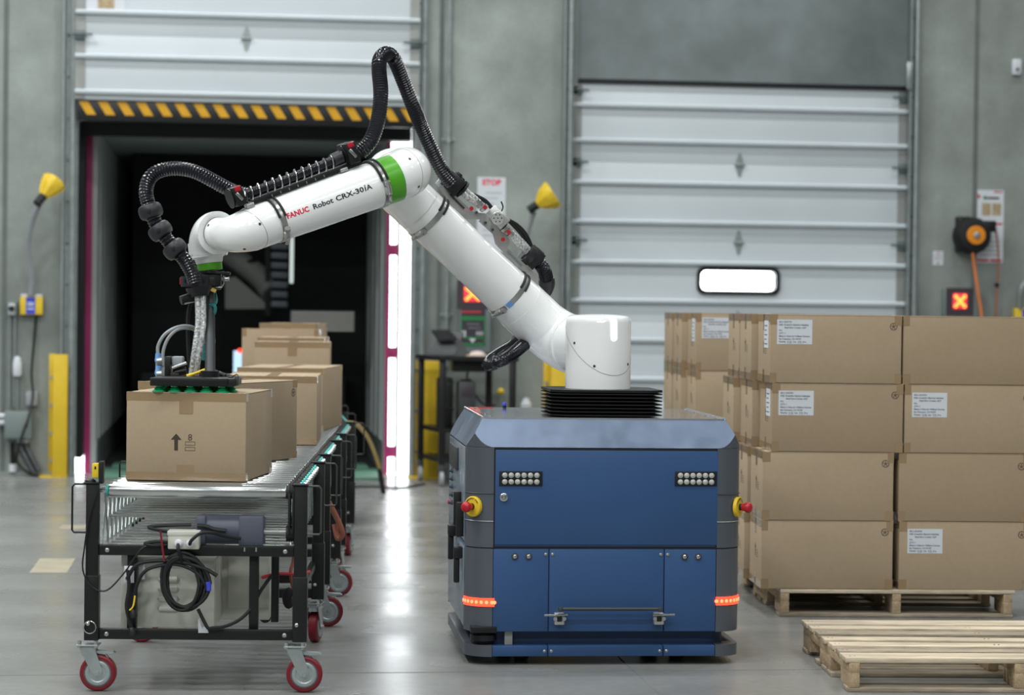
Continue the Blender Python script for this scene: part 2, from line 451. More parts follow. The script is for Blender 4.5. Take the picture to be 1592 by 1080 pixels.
# ---- door_1 : raised leaf over the open dock
def wx(px, py=300, Y=WY): return PY(px, py, Y).x
def wz(px, py, Y=WY): return PY(px, py, Y).z
Y1 = WY - 0.10                              # face of the raised leaf
d1 = thing('door_1', None, None, kind='structure')
lx0, lx1 = wx(117, 90, Y1), wx(652, 90, Y1)
zb = 2.88
def door_leaf(root, x0, x1, ys, z0, heights, ribs, hinge_x, stile_w=0.075, yback=0.06):
    z = z0
    for i, h in enumerate(heights):
        pn = put('door_panel', B().bx(x0, x1, ys, ys + yback, z, z + h, 0.003), m_doorwhite, root)
        for rz_ in ribs[i]:
            rb = B()
            prof = [(0.0, -0.008), (-0.034, 0.0), (-0.038, 0.018), (-0.030, 0.026), (0.0, 0.034)]
            rb.prism([V((x0, ys + a, z + rz_ + c)) for a, c in prof], (x1 - x0, 0, 0))
            put('stiffener_rib', rb, m_doorwhite, pn)
        for sx0, sx1 in ((x0, x0 + stile_w), (x1 - stile_w, x1)):
            put('end_stile', B().bx(sx0, sx1, ys - 0.006, ys, z + 0.004, z + h - 0.004), m_stile, pn)
        zt = z + h
        if i < len(heights) - 1 or x0 < 0:
            hb = B()
            hb.prism([V((hinge_x + a, ys - 0.006, zt + c)) for a, c in ((-0.036, 0), (-0.012, 0.085), (0, 0.1), (0.012, 0.085), (0.036, 0), (0.012, -0.085), (0, -0.1), (-0.012, -0.085))], (0, 0.006, 0))
            hb.cyl((hinge_x - 0.04, ys - 0.01, zt), (hinge_x + 0.04, ys - 0.01, zt), 0.011, n=10)
            put('hinge', hb, m_galv, root)
        if True:
            if i == len(heights) - 1: zt -= 0.06
            for sx, dr in ((x0, 1), (x1, -1)):
                rb = B()
                rb.bx(sx + dr * 0.0, sx + dr * stile_w, ys - 0.03, ys - 0.006, zt - 0.04, zt + 0.03, 0.004)
                rb.cyl((sx - dr * 0.06, ys - 0.03, zt), (sx + dr * 0.13, ys - 0.03, zt), 0.008, n=8)
                put('roller_bracket', rb, m_galvdark, root)
        z += h
zj = wz(383, 60, Y1)                        # the section joint
zbot = wz(383, 160, Y1)
door_leaf(d1, lx0, lx1, Y1, zbot, [zj - zbot, 0.62, 0.62], [[0.045, wz(383, 96, Y1) - zbot], [wz(383, 28, Y1) - zj, 0.46], [0.15, 0.46]], wx(383, 60, Y1))
zh0, zh1 = wz(383, 187, Y1), wz(383, 162, Y1)
put('bottom_seal', B().bx(lx0 + 0.02, lx1 - 0.02, Y1 + 0.005, Y1 + 0.05, zh0 - 0.03, zh1, 0.004), m_black, d1)
n = 18
xa, xb = wx(128, 172, Y1), wx(640, 172, Y1)
pitch = (xb - xa) / (n - 0.6)
for i in range(n):
    x = xa + pitch * i - 0.03
    hb = B().prism([V((max(lx0 + .03, x), Y1 + 0.002, zh1 - 0.006)), V((x + 0.072, Y1 + 0.002, zh1 - 0.006)), V((min(lx1 - .02, x + 0.135), Y1 + 0.002, zh0 + 0.018)), V((min(lx1 - 0.06, x + 0.063), Y1 + 0.002, zh0 + 0.018))], (0, 0.004, 0))
    put('hazard_stripe', hb, m_amber, d1)
# document taped to the leaf
db = put('door_notice', B().bx(wx(134, 10, Y1), wx(194, 10, Y1), Y1 - 0.003, Y1 + 0.001, wz(160, 21, Y1), wz(160, -40, Y1)), m_paper, d1, label='white taped sheet with a small photo on it')
put('printed_photo', B().bx(wx(152, 5, Y1), wx(178, 5, Y1), Y1 - 0.004, Y1 - 0.0028, wz(160, 13, Y1), wz(160, -8, Y1)), m_photo1, db)
# tracks of door 1
def track(root, x0, x1, z0, z1, y=WY):
    b = B()
    b.bx(x0, x1, y - 0.012, y, z0, z1)
    b.bx(x0, x0 + 0.012, y - 0.075, y, z0, z1)
    put('track_angle', b, m_galv, root)
    put('roller_track', B().tube([V(((x0 + x1) / 2 + 0.02, y - 0.06, z0)), V(((x0 + x1) / 2 + 0.02, y - 0.06, z1))], 0.022, 10), m_galv, root)
    bb = B()
    z = z0 + 0.2
    while z < z1:
        bb.cyl((x0 + 0.04, y - 0.02, z), (x0 + 0.04, y - 0.008, z), 0.010, n=6)
        z += 0.32
    put('track_bolts', bb, m_galvdark, root, kind='stuff')
track(d1, wx(97, 300), wx(121, 300), 0.0, 4.6)
track(d1, wx(643, 300), wx(664, 300), 0.0, 4.6)

# ---- door_2 : closed overhead door
d2 = thing('door_2', None, None, kind='structure')
Y2 = WY + 0.03
rx0, rx1 = wx(888, 300, Y2), wx(1409, 300, Y2)
zs = [wz(890, y, Y2) for y in (745, 622, 499, 373, 251, 128)]
zs[0] = 0.0
ribs2 = []
for k, (ya, yb_) in enumerate(((None, 658), (588, 527), (466, 406), (343, 282), (217, 162))):
    rr = []
    for y in (ya, yb_):
        if y is not None: rr.append(wz(892, y + 3, Y2) - zs[k])
    if k == 0: rr.append(0.12)
    ribs2.append(rr)
door_leaf(d2, rx0, rx1, Y2, zs[0], [b_ - a_ for a_, b_ in zip(zs, zs[1:])], ribs2, wx(1149, 310, Y2))
put('top_strip', B().bx(O2L, O2R, WY - 0.004, Y2 + 0.05, O2T - 0.03, O2T + 0.0, 0.004), m_rubber, d2)  # dark strip along the top of the closed door
track(d2, wx(873, 300), wx(887, 300), 0.0, 4.8)
track(d2, wx(1409, 300), wx(1424, 300), 0.0, 4.8)
put('track_bracket', B().bx(wx(1405, 120), wx(1414, 120), WY - 0.09, WY - 0.075, wz(1409, 140), wz(1409, 98), 0.003), m_zinc, d2)
# window in the closed door (cut as a real opening: frame, pane and the bright sky behind)
def round_rect(x0, x1, z0, z1, r, n=6):
    o = []
    for cx, cz, a0 in ((x1 - r, z1 - r, 0), (x0 + r, z1 - r, 90), (x0 + r, z0 + r, 180), (x1 - r, z0 + r, 270)):
        for k in range(n + 1):
            a = R(a0 + 90 * k / n); o.append((cx + r * math.cos(a), cz + r * math.sin(a)))
    return o
wxa, wxb, wza, wzb = wx(1083, 436, Y2), wx(1212, 436, Y2), wz(1147, 458, Y2), wz(1147, 415, Y2)
for o in list(bpy.data.objects):          # open the section behind the window
    if o.parent == d2 and o.name.startswith('door_panel') and min(v.co.z for v in o.data.vertices) < wza and max(v.co.z for v in o.data.vertices) > wzb:
        z0_, z1_ = min(v.co.z for v in o.data.vertices), max(v.co.z for v in o.data.vertices)
        b = B(); b.bx(rx0, wxa + 0.02, Y2, Y2 + 0.06, z0_, z1_); b.bx(wxb - 0.02, rx1, Y2, Y2 + 0.06, z0_, z1_)
        b.bx(wxa + 0.02, wxb - 0.02, Y2, Y2 + 0.06, z0_, wza + 0.02); b.bx(wxa + 0.02, wxb - 0.02, Y2, Y2 + 0.06, wzb - 0.02, z1_)
        me = bpy.data.meshes.new('door_panel'); b.bm.to_mesh(me); me.materials.append(m_doorwhite); o.data = me
w1 = thing('window_1', None, None, kind='structure')
fo = round_rect(wxa, wxb, wza, wzb, 0.06); fi = round_rect(wxa + 0.03, wxb - 0.03, wza + 0.03, wzb - 0.03, 0.045)
n = len(fo); fb = B()
vs = [V((x, Y2 - 0.022, z)) for x, z in fo] + [V((x, Y2 - 0.022, z)) for x, z in fi] + [V((x, Y2 + 0.002, z)) for x, z in fo] + [V((x, Y2 + 0.07, z)) for x, z in fi]
fs = []
for i in range(n):
    j = (i + 1) % n
    fs += [[i, j, n + j, n + i], [i, j, 2 * n + j, 2 * n + i], [n + i, n + j, 3 * n + j, 3 * n + i]]
fb.mesh(vs, fs)
put('window_frame', fb, m_black, w1)
put('pane', B().prism([V((x, Y2 + 0.03, z)) for x, z in fi], (0, 0.004, 0)), m_glass, w1)

# ---- trailer backed on to dock 1 (no ground outside: bright overcast sky)
tr = thing('semi_trailer', 'dark inside of a trailer backed against the open dock door', 'trailer', (0.1, WY + 0.5, 0))
TY0, TY1 = WY + 0.5, 25.2
TXL, TXR = -1.04, 1.262
put('side_panel', B().bx(TXL - 0.085, TXL, TY0, TY1, -0.02, 2.9), m_trailer, tr, w=True)
put('side_panel', B().bx(TXR, TXR + 0.02, TY0, TY1, -0.02, 2.9), m_trailer, tr, w=True)
for i in range(9):
    for xs in ((TXL, TXL + 0.012), (TXR - 0.012, TXR)):
        put('wall_rib', B().bx(xs[0], xs[1], TY0 + 0.4 + i * 0.6, TY0 + 0.44 + i * 0.6, 0.25, 2.7), m_trailer, tr, w=True)
for xs in ((TXL, TXL + 0.01), (TXR - 0.01, TXR)):
    put('scuff_band', B().bx(xs[0], xs[1], TY0, TY1, 0.0, 0.25), m_zinc, tr, w=True)
put('floor_deck', B().bx(TXL, TXR, TY0, TY1, -0.12, -0.01), m_dgrey, tr, w=True)
put('roof_panel', B().bx(TXL - 0.03, TXR + 0.03, TY0, TY1, 2.71, 2.9), m_trailer, tr, w=True)
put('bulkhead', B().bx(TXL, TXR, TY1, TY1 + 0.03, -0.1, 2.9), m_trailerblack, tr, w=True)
put('header_curtain', B().bx(O1L, O1R, WY + 0.27, WY + 0.47, 2.665, 3.12), m_rubber, tr, w=True, label='black header curtain')
put('corner_post', B().bx(-1.125, -1.078, TY0 - 0.04, TY0 + 0.04, -0.02, 2.72), m_pink, tr, w=True, label='magenta corner post')
rp = put('corner_post', B().bx(1.262, 1.293, TY0 - 0.04, TY0 + 0.04, 0.0, 2.72), m_pink, tr, w=True, label='magenta corner post')
put('hinge_rail', B().bx(1.350, 1.372, TY0 - 0.03, TY0 + 0.03, 0.0, 2.6), m_dgrey, tr, w=True)
for z in (0.17, 0.97, 1.80):
    put('hinge_bar', B().bx(1.29, 1.36, TY0 - 0.035, TY0 + 0.035, z - 0.045, z + 0.045, 0.01), m_pink, tr, w=True)
put('rear_sill', B().bx(-1.11, 1.29, TY0 - 0.05, TY0 + 0.02, -0.08, -0.002), m_pink, tr, w=True)
put('side_seal', B().bx(O1L + 0.01, -1.125, WY + 0.26, WY + 0.5, 0.12, 3.0, 0.02), m_rubber, tr, w=True, label='black foam dock seal')
# green leveler plate bridging the sill
lv = thing('dock_leveler', 'green steel dock leveler plate lying in the open dock doorway', 'dock leveler', (0.1, WY - 0.1, 0))
p = PZ(160, 738, 0.02); q = PZ(600, 752, 0.02)
put('plate', B().bx(-1.0, 1.22, WY - 0.32, TY0 + 0.2, 0.001, 0.02, 0.004), m_lev, lv, w=True)
put('lip', B().bx(-0.92, 1.15, TY0 + 0.2, TY0 + 0.75, 0.012, 0.03, 0.004), m_lev, lv, w=True)
for x in (-0.6, 0.1, 0.8):
    put('hinge_knuckle', B().cyl((x - 0.1, TY0 + 0.2, 0.025), (x + 0.1, TY0 + 0.2, 0.025), 0.014, n=10), m_dgrey, lv, w=True)

# ---- machine in the trailer
ul = thing('unloading_machine', 'dark unloading machine with a grey tube arm inside the trailer', 'machine', (0.2, 20.7, 0))
def T(px, py, Y): return PY(px, py, Y)
UY = 20.1
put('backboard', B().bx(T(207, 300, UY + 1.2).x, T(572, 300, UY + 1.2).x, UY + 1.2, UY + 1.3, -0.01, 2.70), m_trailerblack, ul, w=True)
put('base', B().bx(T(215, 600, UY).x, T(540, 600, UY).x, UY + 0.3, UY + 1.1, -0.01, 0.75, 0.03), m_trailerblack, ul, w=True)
put('tube_arm', B().tube(smooth([T(345, 385, UY + .3), T(375, 408, UY + .2), T(405, 432, UY + .1), T(422, 455, UY)], 4), 0.1, 20), m_machgrey, ul, w=True, label='grey tube arm')
put('arm_collar', B().cyl(T(386, 414, UY + .18), T(392, 420, UY + .16), 0.108, n=20), m_black, ul, w=True)
put('shroud', B().prism([T(350, 432, UY), T(366, 430, UY), T(412, 470, UY), T(412, 480, UY), T(350, 480, UY)], (0, 0.3, 0)), m_machgrey, ul, w=True)
for k in range(9):
    y0 = 352 + k * 15
    put('rib', B().bar(T(421, y0, UY - 0.1), T(447, y0 + 1, UY - 0.1), 0.12, 0.055, bev=0.012), m_mach2, ul, w=True)
put('rib_frame', B().bar(T(416, 345, UY), T(416, 490, UY), 0.1, 0.04), m_trailerblack, ul, w=True)
put('light_strip', B().bar(T(454, 362, UY - .15), T(453, 440, UY - .15), 0.02, 0.03), m_workled, ul, w=True, label='lit white work light strip')
sb = B()
put('guard_shelf', B().bx(T(451, 500, UY).x, T(549, 500, UY).x, UY - 0.2, UY - 0.12, wz(500, 515, UY - .2), wz(500, 483, UY - .2)), m_mach2, ul, w=True)
sh = bpy.data.objects['guard_shelf']
for k in range(6):
    z = wz(500, 486 + k * 5.2, UY - .2)
    put('shelf_slat', B().bx(T(452, 500, UY).x, T(548, 500, UY).x, UY - 0.212, UY - 0.2, z - 0.011, z + 0.006), m_shelf, sh, w=True)
put('display', B().bx(T(363, 560, UY).x, T(376, 560, UY).x, UY - 0.05, UY - 0.02, wz(370, 583, UY), wz(370, 545, UY)), m_screen, ul, w=True)
put('indicator_lamp', B().sphere(T(373, 545, UY - .06), 0.02, 12), m_ledred, ul, w=True)

# ================================================================== WALL FITTINGS
def guard(px0, px1, pyt, label):
    x0, x1 = wx(px0, 650), wx(px1, 650); zt = wz((px0 + px1) / 2, pyt)
    t = thing('track_guard', label, 'guard', ((x0 + x1) / 2, WY - 0.08, 0), 0, None)
    put('face_plate', B().bx(x0 + 0.035, x1, WY - 0.165, WY - 0.155, 0.0, zt, 0.002), m_guard, t, w=True)
    put('side_flange', B().bx(x0 + 0.035, x0 + 0.045, WY - 0.16, WY - 0.012, 0.0, zt, 0.002), m_guard, t, w=True)
    put('wall_flange', B().bx(x0 - 0.005, x0 + 0.04, WY - 0.014, WY - 0.002, 0.0, zt, 0.002), m_guard, t, w=True)
    put('foot_plate', B().bx(x0 - 0.06, x1, WY - 0.165, WY, 0.0, 0.012), m_guard, t, w=True)
    for k in range(4):
        z = 0.12 + k * (zt - 0.3) / 3
        put('bolt', B().cyl((x0 + 0.018, WY - 0.026, z), (x0 + 0.018, WY - 0.012, z), 0.016, n=8), m_zinc, t, w=True)
    return t
guard(77, 107, 550, 'yellow steel track guard left of the open dock doorway')
guard(646, 682, 560, 'yellow steel track guard behind the black rolling cart')
guard(845, 884, 560, 'yellow steel track guard behind the white arm base and bellows')

def dock_light(pts, head0, head1, label, re):
    base = V(pts[0])
    t = thing('dock_light', label, 'lamp', (base.x, WY, base.z), 0, 'yellow dock lamps on the wall')
    put('gooseneck', B().tube(smooth(pts, 6), 0.022, 12), m_grey, t, w=True)
    a = V(head0); d = (V(head1) - a); L = d.length; d.normalize()
    put('socket', B().cyl(a - d * 0.075, a + d * 0.01, 0.033, n=16), m_rubber, t, w=True)
    put('lamp_head', B().lathe(a, d, [(0.0, 0.03), (0.02, 0.036), (L * 0.35, re * .62), (L * 0.75, re * .95), (L, re), (L * 1.04, re * .97), (L * 1.04, re * .85), (L * .6, re * .6), (L * .6, 0)], 18), m_yellow, t, w=True)
    for k in range(9):
        u = d.orthogonal().normalized(); v = d.cross(u); an = 2 * PI * k / 9
        o = u * math.cos(an) + v * math.sin(an)
        put('cooling_rib', B().bar(a + d * 0.02 + o * 0.038, a + d * (L * 0.55) + o * re * .81, 0.007, 0.007).bar(a + d * (L * .53) + o * re * .8, a + d * L + o * (re + .003), 0.007, 0.007), m_yellow, t, w=True)
    return t
dock_light([PY(48, 458, WY - .06), PY(50, 430, WY - .10), PY(44, 385, WY - .18), PY(50, 345, WY - .28), PY(61, 318, WY - .36)], PY(66, 306, WY - .4), PY(84, 283, WY - .33),
           'yellow caged dock lamp above the yellow control box at far left', .092)
dock_light([PY(800, 470, WY - .06), PY(803, 440, WY - .12), PY(811, 395, WY - .2), PY(823, 350, WY - .3), PY(830, 330, WY - .36)], PY(834, 319, WY - .4), PY(860, 302, WY - .42),
           'yellow caged dock lamp on the wall between the two dock doors', .11)

def wbox(name, label, cat, px0, py0, px1, py1, dep, m_, bev=0.006, group=None):
    x0, x1, z0, z1 = wx(px0, py1), wx(px1, py1), wz(px0, py1), wz(px0, py0)
    t = thing(name, label, cat, ((x0 + x1) / 2, WY, z0), 0, group)
    put('body', B().bx(x0, x1, WY - dep, WY - 0.001, z0, z1, bev), m_, t, w=True)
    return t, x0, x1, z0, z1
# control box with blue label
t, x0, x1, z0, z1 = wbox('lamp_control_box', 'yellow box with a blue label under the far left dock lamp', 'control box', 32, 461, 67, 489, 0.06, m_yellow)
put('label_plate', B().bx(x0 + 0.045, x1 - 0.055, WY - 0.064, WY - 0.06, z0 + 0.006, z1 - 0.004), m_blueink, t, w=True)
for k, zz in enumerate((0.62, 0.5, 0.3)):
    put('label_print', B().bx(x0 + 0.055, x1 - 0.065, WY - 0.0655, WY - 0.064, z0 + (z1 - z0) * zz, z0 + (z1 - z0) * (zz + 0.07)), m_paper, t, w=True)
for x in (x0 + 0.03, x1 - 0.03):
    put('mounting_tab', B().bx(x - 0.025, x + 0.025, WY - 0.05, WY - 0.01, z1, z1 + 0.02, 0.004), m_paper, t, w=True)
t, x0, x1, z0, z1 = wbox('lamp_control_box', 'yellow and blue box half seen over the cartons at far right', 'control box', 1574, 479, 1612, 510, 0.06, m_yellow)
put('label_plate', B().bx(x0 + 0.06, x1 - 0.055, WY - 0.064, WY - 0.06, z0 + 0.006, z1 - 0.01), m_blueink, t, w=True)
put('conduit', B().tube(smooth([PY(1586, 480, WY - .05), PY(1585, 465, WY - .08), PY(1588, 450, WY - .1), PY(1600, 430, WY - .12)], 6), 0.02, 10), m_zinc, t, w=True)
# switch box with dial
t, x0, x1, z0, z1 = wbox('key_switch_box', 'small grey key switch box beside the yellow box at far left', 'switch', 12, 468, 27, 491, 0.07, m_box)
put('face_plate', B().bx(x0 + 0.015, x1 - 0.015, WY - 0.075, WY - 0.07, z0 + 0.015, z1 - 0.015), m_paper, t, w=True)
c = V(((x0 + x1) / 2, WY - 0.07, (z0 + z1) / 2))
put('key_dial', B().cyl(c, c + V((0, -0.03, 0)), 0.022, n=14), m_black, t, w=True)
tube = B().tube([V((c.x - 0.015, WY - 0.03, z0)), V((c.x - 0.015, WY - 0.03, wz(18, 632)))], 0.012, 8)
tube.tube([V((c.x + 0.02, WY - 0.03, z0)), V((c.x + 0.02, WY - 0.03, wz(18, 632)))], 0.012, 8)
put('conduit', tube, m_galv, t, w=True, kind='stuff')
# beacon
x, zt, zb_ = wx(28, 570), wz(28, 554), wz(28, 584)
t = thing('warning_beacon', 'small white beacon on a thin pipe above the grey electrical box', 'beacon', (x, WY, zb_))
put('dome', B().lathe(V((x, WY - 0.06, zb_)), (0, 0, 1), [(0, 0.03), (0.02, 0.036), (0.1, 0.036), (0.14, 0.025), (0.155, 0)], 14), m_paper, t, w=True)
put('pipe', B().tube([V((x, WY - 0.05, zb_)), V((x, WY - 0.05, wz(28, 636)))], 0.012, 8), m_galv, t, w=True)
# electrical box with pipes
t, x0, x1, z0, z1 = wbox('electrical_box', 'grey electrical box near the floor at far left of the wall', 'electrical box', 9, 638, 51, 681, 0.13, m_box)
put('cover', B().bx(x0 + 0.01, x1 - 0.01, WY - 0.137, WY - 0.13, z0 + 0.01, z1 - 0.01, 0.003), m_box, t, w=True)
put('latch', B().cyl((x1 - 0.04, WY - 0.15, (z0 + z1) / 2), (x1 - 0.04, WY - 0.136, (z0 + z1) / 2), 0.012, n=10), m_black, t, w=True)
for zz in (wz(5, 646), wz(5, 656)):
    put('conduit', B().tube([V((x0 - 0.5, WY - 0.05, zz)), V((x0, WY - 0.05, zz))], 0.021, 10), m_paper, t, w=True)
for k, px in enumerate((32, 42)):
    pts = [PY(px, 681, WY - .07), PY(px, 695, WY - .07), PY(px + 8, 712, WY - .1), PY(px + 19, 733, WY - .12)]
    put('flexible_conduit', B().tube(smooth(pts, 6), 0.022, 10), m_dgrey, t, w=True)
    put('gland', B().cyl(PY(px, 681, WY - .07), PY(px, 688, WY - .07), 0.03, n=10), m_zinc, t, w=True)
# outlet with black lead
t, x0, x1, z0, z1 = wbox('outlet_cover', 'white outlet cover above the grey electrical box with a black lead', 'outlet', 41, 608, 59, 630, 0.06, m_grey)
put('lead', B().tube(smooth([PY(56, 490, WY - .03), PY(53, 530, WY - .03), PY(49, 580, WY - .05), PY(51, 615, WY - .09), PY(44, 650, WY - .16), PY(36, 672, WY - .17), PY(26, 712, WY - .15), PY(40, 732, WY - .1), PY(60, 741, WY - .1)], 6), 0.009, 8), m_black, t, w=True)
# cable clip post at the wall foot
x = wx(21, 730)
t = thing('air_nozzle', 'black and white hose nozzle standing at the wall foot at far left', 'nozzle', (x, WY - .08, 0.035))
put('stem', B().cyl((x, WY - .04, 0.09), (x - 0.01, WY - .04, 0.26), 0.022, 0.014, 10), m_black, t, w=True)
put('foot', B().cyl((x, WY - .04, 0.035), (x, WY - .04, 0.095), 0.032, n=12), m_paper, t, w=True)

# tall conduits on the wall
t = thing('wall_conduit', 'thin galvanised conduit up the wall between the dock doors', 'pipe', (wx(697, 300), WY, 1.0))
x = wx(697, 218)
put('pipe', B().tube([V((x, WY - .035, wz(697, 570))), V((x, WY - .035, 5.2))], 0.017, 10), m_galv, t, w=True)
for py in (218, 490):
    put('coupling', B().cyl((x, WY - .035, wz(697, py + 4)), (x, WY - .035, wz(697, py - 4)), 0.026, n=12), m_zinc, t, w=True)
    put('strap', B().bx(x - 0.05, x + 0.05, WY - 0.012, WY, wz(697, py + 1), wz(697, py - 3)), m_zinc, t, w=True)
# signs
def sheet(name, label, cat, px0, py0, px1, py1, th=0.004):
    x0, x1, z0, z1 = wx(px0, py1), wx(px1, py1), wz(px0, py1), wz(px0, py0)
    t = thing(name, label, cat, ((x0 + x1) / 2, WY, z0))
    put('board', B().bx(x0, x1, WY - th, WY - 0.0005, z0, z1), m_paper, t, w=True)
    return t, x0, x1, z0, z1
def wtext(t, s, x, z, size, m_, y=WY - 0.0045, bold=0.0, align='LEFT', name='lettering'):
    b = B(); add_text(b, s, frame((x, y, z), (1, 0, 0), (0, 0, 1)), size, bold, align)
    return put(name, b, m_, t, w=True)
t, x0, x1, z0, z1 = sheet('stop_sign', 'white STOP notice hanging on the wall behind the robot arm', 'sign', 741, 275, 785, 391)
wtext(t, 'STOP', (x0 + x1) / 2, z1 - 0.062, 0.062, m_textred, bold=0.003, align='CENTER')
for k in range(9):
    z = z1 - 0.12 - k * 0.042
    put('text_line', B().bx(x0 + 0.045 + (0.02 if k == 0 else 0), x1 - 0.03 - 0.03 * (k % 3), WY - 0.0048, WY - 0.004, z - 0.007, z), m_grey, t, w=True)
t, x0, x1, z0, z1 = sheet('wall_notice', 'small white notice to the left of the cord reel', 'sign', 1450, 390, 1466, 412)
put('printed_mark', B().bx(x0 + .03, x1 - .03, WY - .0048, WY - .004, z1 - .02, z1 - .012), m_signred, t, w=True)
for k in range(3):
    put('text_line', B().bx(x0 + .015, x1 - .015, WY - .0048, WY - .004, z1 - .04 - k * .015, z1 - .035 - k * .015), m_grey, t, w=True)
put('printed_mark', B().bx(x0 + .033, x1 - .033, WY - .0048, WY - .004, z0 + .012, z0 + .022), m_signdark, t, w=True)
t, x0, x1, z0, z1 = sheet('instruction_poster', 'white instruction poster with red edges behind the cord reel', 'poster', 1518, 295, 1559, 408)
H = z1 - z0; Wd = x1 - x0
put('red_arrow', B().prism([V((x0 + .002, WY - .0042, z1 - .13 * H)), V((x0 + .03, WY - .0042, z1 - .09 * H)), V((x0 + .002, WY - .0042, z1 - .05 * H))], (0, -.001, 0)), m_signred, t, w=True)
put('red_bar', B().bx(x0 + .62 * Wd, x0 + .95 * Wd, WY - .005, WY - .004, z1 - .035 * H, z1 - .015 * H), m_signred, t, w=True)
put('green_mark', B().bx(x0 + .22 * Wd, x0 + .36 * Wd, WY - .005, WY - .004, z1 - .13 * H, z1 - .085 * H), m_signgreen, t, w=True)
put('title_line', B().bx(x0 + .38 * Wd, x0 + .82 * Wd, WY - .005, WY - .004, z1 - .125 * H, z1 - .095 * H), m_dgrey, t, w=True)
for a in (.18, .57):
    put('printed_photo', B().bx(x0 + a * Wd, x0 + (a + .33) * Wd, WY - .005, WY - .004, z1 - .35 * H, z1 - .18 * H), m_photo1, t, w=True)
put('red_bar', B().bx(x0 + .3 * Wd, x0 + .95 * Wd, WY - .005, WY - .004, z1 - .48 * H, z1 - .45 * H), m_signred, t, w=True)
put('red_bar', B().bx(x0 + .02 * Wd, x0 + .45 * Wd, WY - .005, WY - .004, z0 + .015 * H, z0 + .05 * H), m_signred, t, w=True)
put('red_bar', B().bx(x0 + .5 * Wd, x0 + .95 * Wd, WY - .005, WY - .004, z0 + .015 * H, z0 + .05 * H), m_signred, t, w=True)
for k in range(4):
    put('text_line', B().bx(x0 + .1 * Wd, x0 + .9 * Wd, WY - .0048, WY - .004, z0 + (.1 + .06 * k) * H, z0 + (.115 + .06 * k) * H), m_grey, t, w=True)
t, x0, x1, z0, z1 = wbox('wall_switch', 'small white switch high on the wall at far right', 'switch', 1572, 92, 1586, 117, 0.04, m_paper, 0.012)
c = V(((x0 + x1) / 2, WY - 0.04, (z0 + z1) / 2 - 0.02))
put('button', B().cyl(c, c + V((0, -.01, 0)), 0.013, n=12), m_dgrey, t, w=True)

# ---- red cross signal lights
def cross_light(px0, py0, px1, py1, wpx, label, long=False):
    x0, x1, z0, z1 = wx(px0, py1), wx(px1, py1), wz(px0, py1), wz(px0, py0)
    t = thing('dock_signal', label, 'signal light', ((x0 + x1) / 2, WY, z0), 0, 'red cross signals beside the dock doors')
    put('housing', B().bx(x0, x1, WY - 0.12, WY - .001, z0, z1, 0.01), m_box, t, w=True)
    a, b_, c_, d_ = wpx
    sx0, sx1, sz0, sz1 = wx(a, d_, WY - .12), wx(c_, d_, WY - .12), wz(a, d_, WY - .12), wz(a, b_, WY - .12)
    put('dark_face', B().bx(sx0 - .055, sx1 + .055, WY - .124, WY - .12, sz0 - .055, sz1 + .045), m_signdark, t, w=True)
    put('lit_window', B().bx(sx0, sx1, WY - .128, WY - .124, sz0, sz1, .001), m_xback, t, w=True)
    for s in (1, -1):
        q0 = V((sx0 + .014, WY - .131, sz0 + .014)) if s > 0 else V((sx0 + .014, WY - .131, sz1 - .014))
        q1 = V((sx1 - .014, WY - .131, sz1 - .014)) if s > 0 else V((sx1 - .014, WY - .131, sz0 + .014))
        put('cross_bar', B().bar(q0, q1, .006, .026, up=V((0, 1, 0)).cross(q1 - q0)), m_xglow, t, w=True)
    return t, x0, x1, z0, z1
t, *_ = cross_light(1463, 448, 1517, 500, (1481, 456, 1503, 480), 'red cross signal light above the cartons at right')
t, x0, x1, z0, z1 = cross_light(712, 437, 760, 548, (721, 444, 748, 469), 'red cross signal light with instruction panel left of centre')
def wpanel(name, a, b_, c_, d_, m_, y=WY - .124, th=.003):
    return put(name, B().bx(wx(a, d_, y), wx(c_, d_, y), y - th, y, wz(a, d_, y), wz(a, b_, y)), m_, t, w=True)
wpanel('instruction_panel', 716, 474, 754, 537, m_signdark, WY - .12)
wpanel('green_band', 716, 491, 754, 498, m_signgreen)
wpanel('red_band', 717, 483, 748, 486, m_signred)
wpanel('green_edge', 716, 499, 718, 536, m_signgreen); wpanel('green_edge', 752, 499, 754, 536, m_signgreen); wpanel('green_edge', 716, 533, 754, 537, m_signgreen); wpanel('green_edge', 716, 523, 754, 526, m_signgreen)
wpanel('white_mark', 718, 514, 724, 523, m_paper); wpanel('white_mark', 740, 515, 751, 521, m_grey)
wpanel('text_line', 726, 503, 746, 504, m_grey); wpanel('text_line', 728, 509, 748, 510, m_grey)
yy = WY - .124
put('white_arrow', B().prism([PY(729, 526, yy), PY(740, 526, yy), PY(734.5, 533, yy)], (0, -.003, 0)), m_paper, t, w=True)

# ---- cord reel
rc = PY(1514, 366, WY - .16)
t = thing('cord_reel', 'black cord reel with an orange hub on the right wall', 'cord reel', (rc.x, WY, rc.z - .2))
put('mounting_plate', B().bx(wx(1484, 365), wx(1503, 365), WY - .1, WY - .001, wz(1484, 392), wz(1484, 337), .006), m_black, t, w=True)
put('drum', B().lathe(rc + V((0, .13, 0)), (0, -1, 0), [(0, .02), (0, .125), (.02, .145), (.06, .15), (.13, .145), (.17, .12), (.18, .07), (.18, 0)], 32), m_rubber, t, w=True)
put('cable_guide', B().bx(rc.x + .06, rc.x + .175, WY - .2, WY - .04, rc.z + .03, rc.z + .12, .01), m_black, t, w=True)
put('hub_disc', B().lathe(rc + V((0, -.05, 0)), (0, -1, 0), [(0, .075), (.018, .075), (.022, .07), (.022, .0)], 28), m_orange, t, w=True, label='orange hub disc')
put('hub_cap', B().lathe(rc + V((0, -.07, 0)), (0, -1, 0), [(0, .028), (.016, .026), (.02, .015), (.02, 0)], 18), m_zinc, t, w=True)
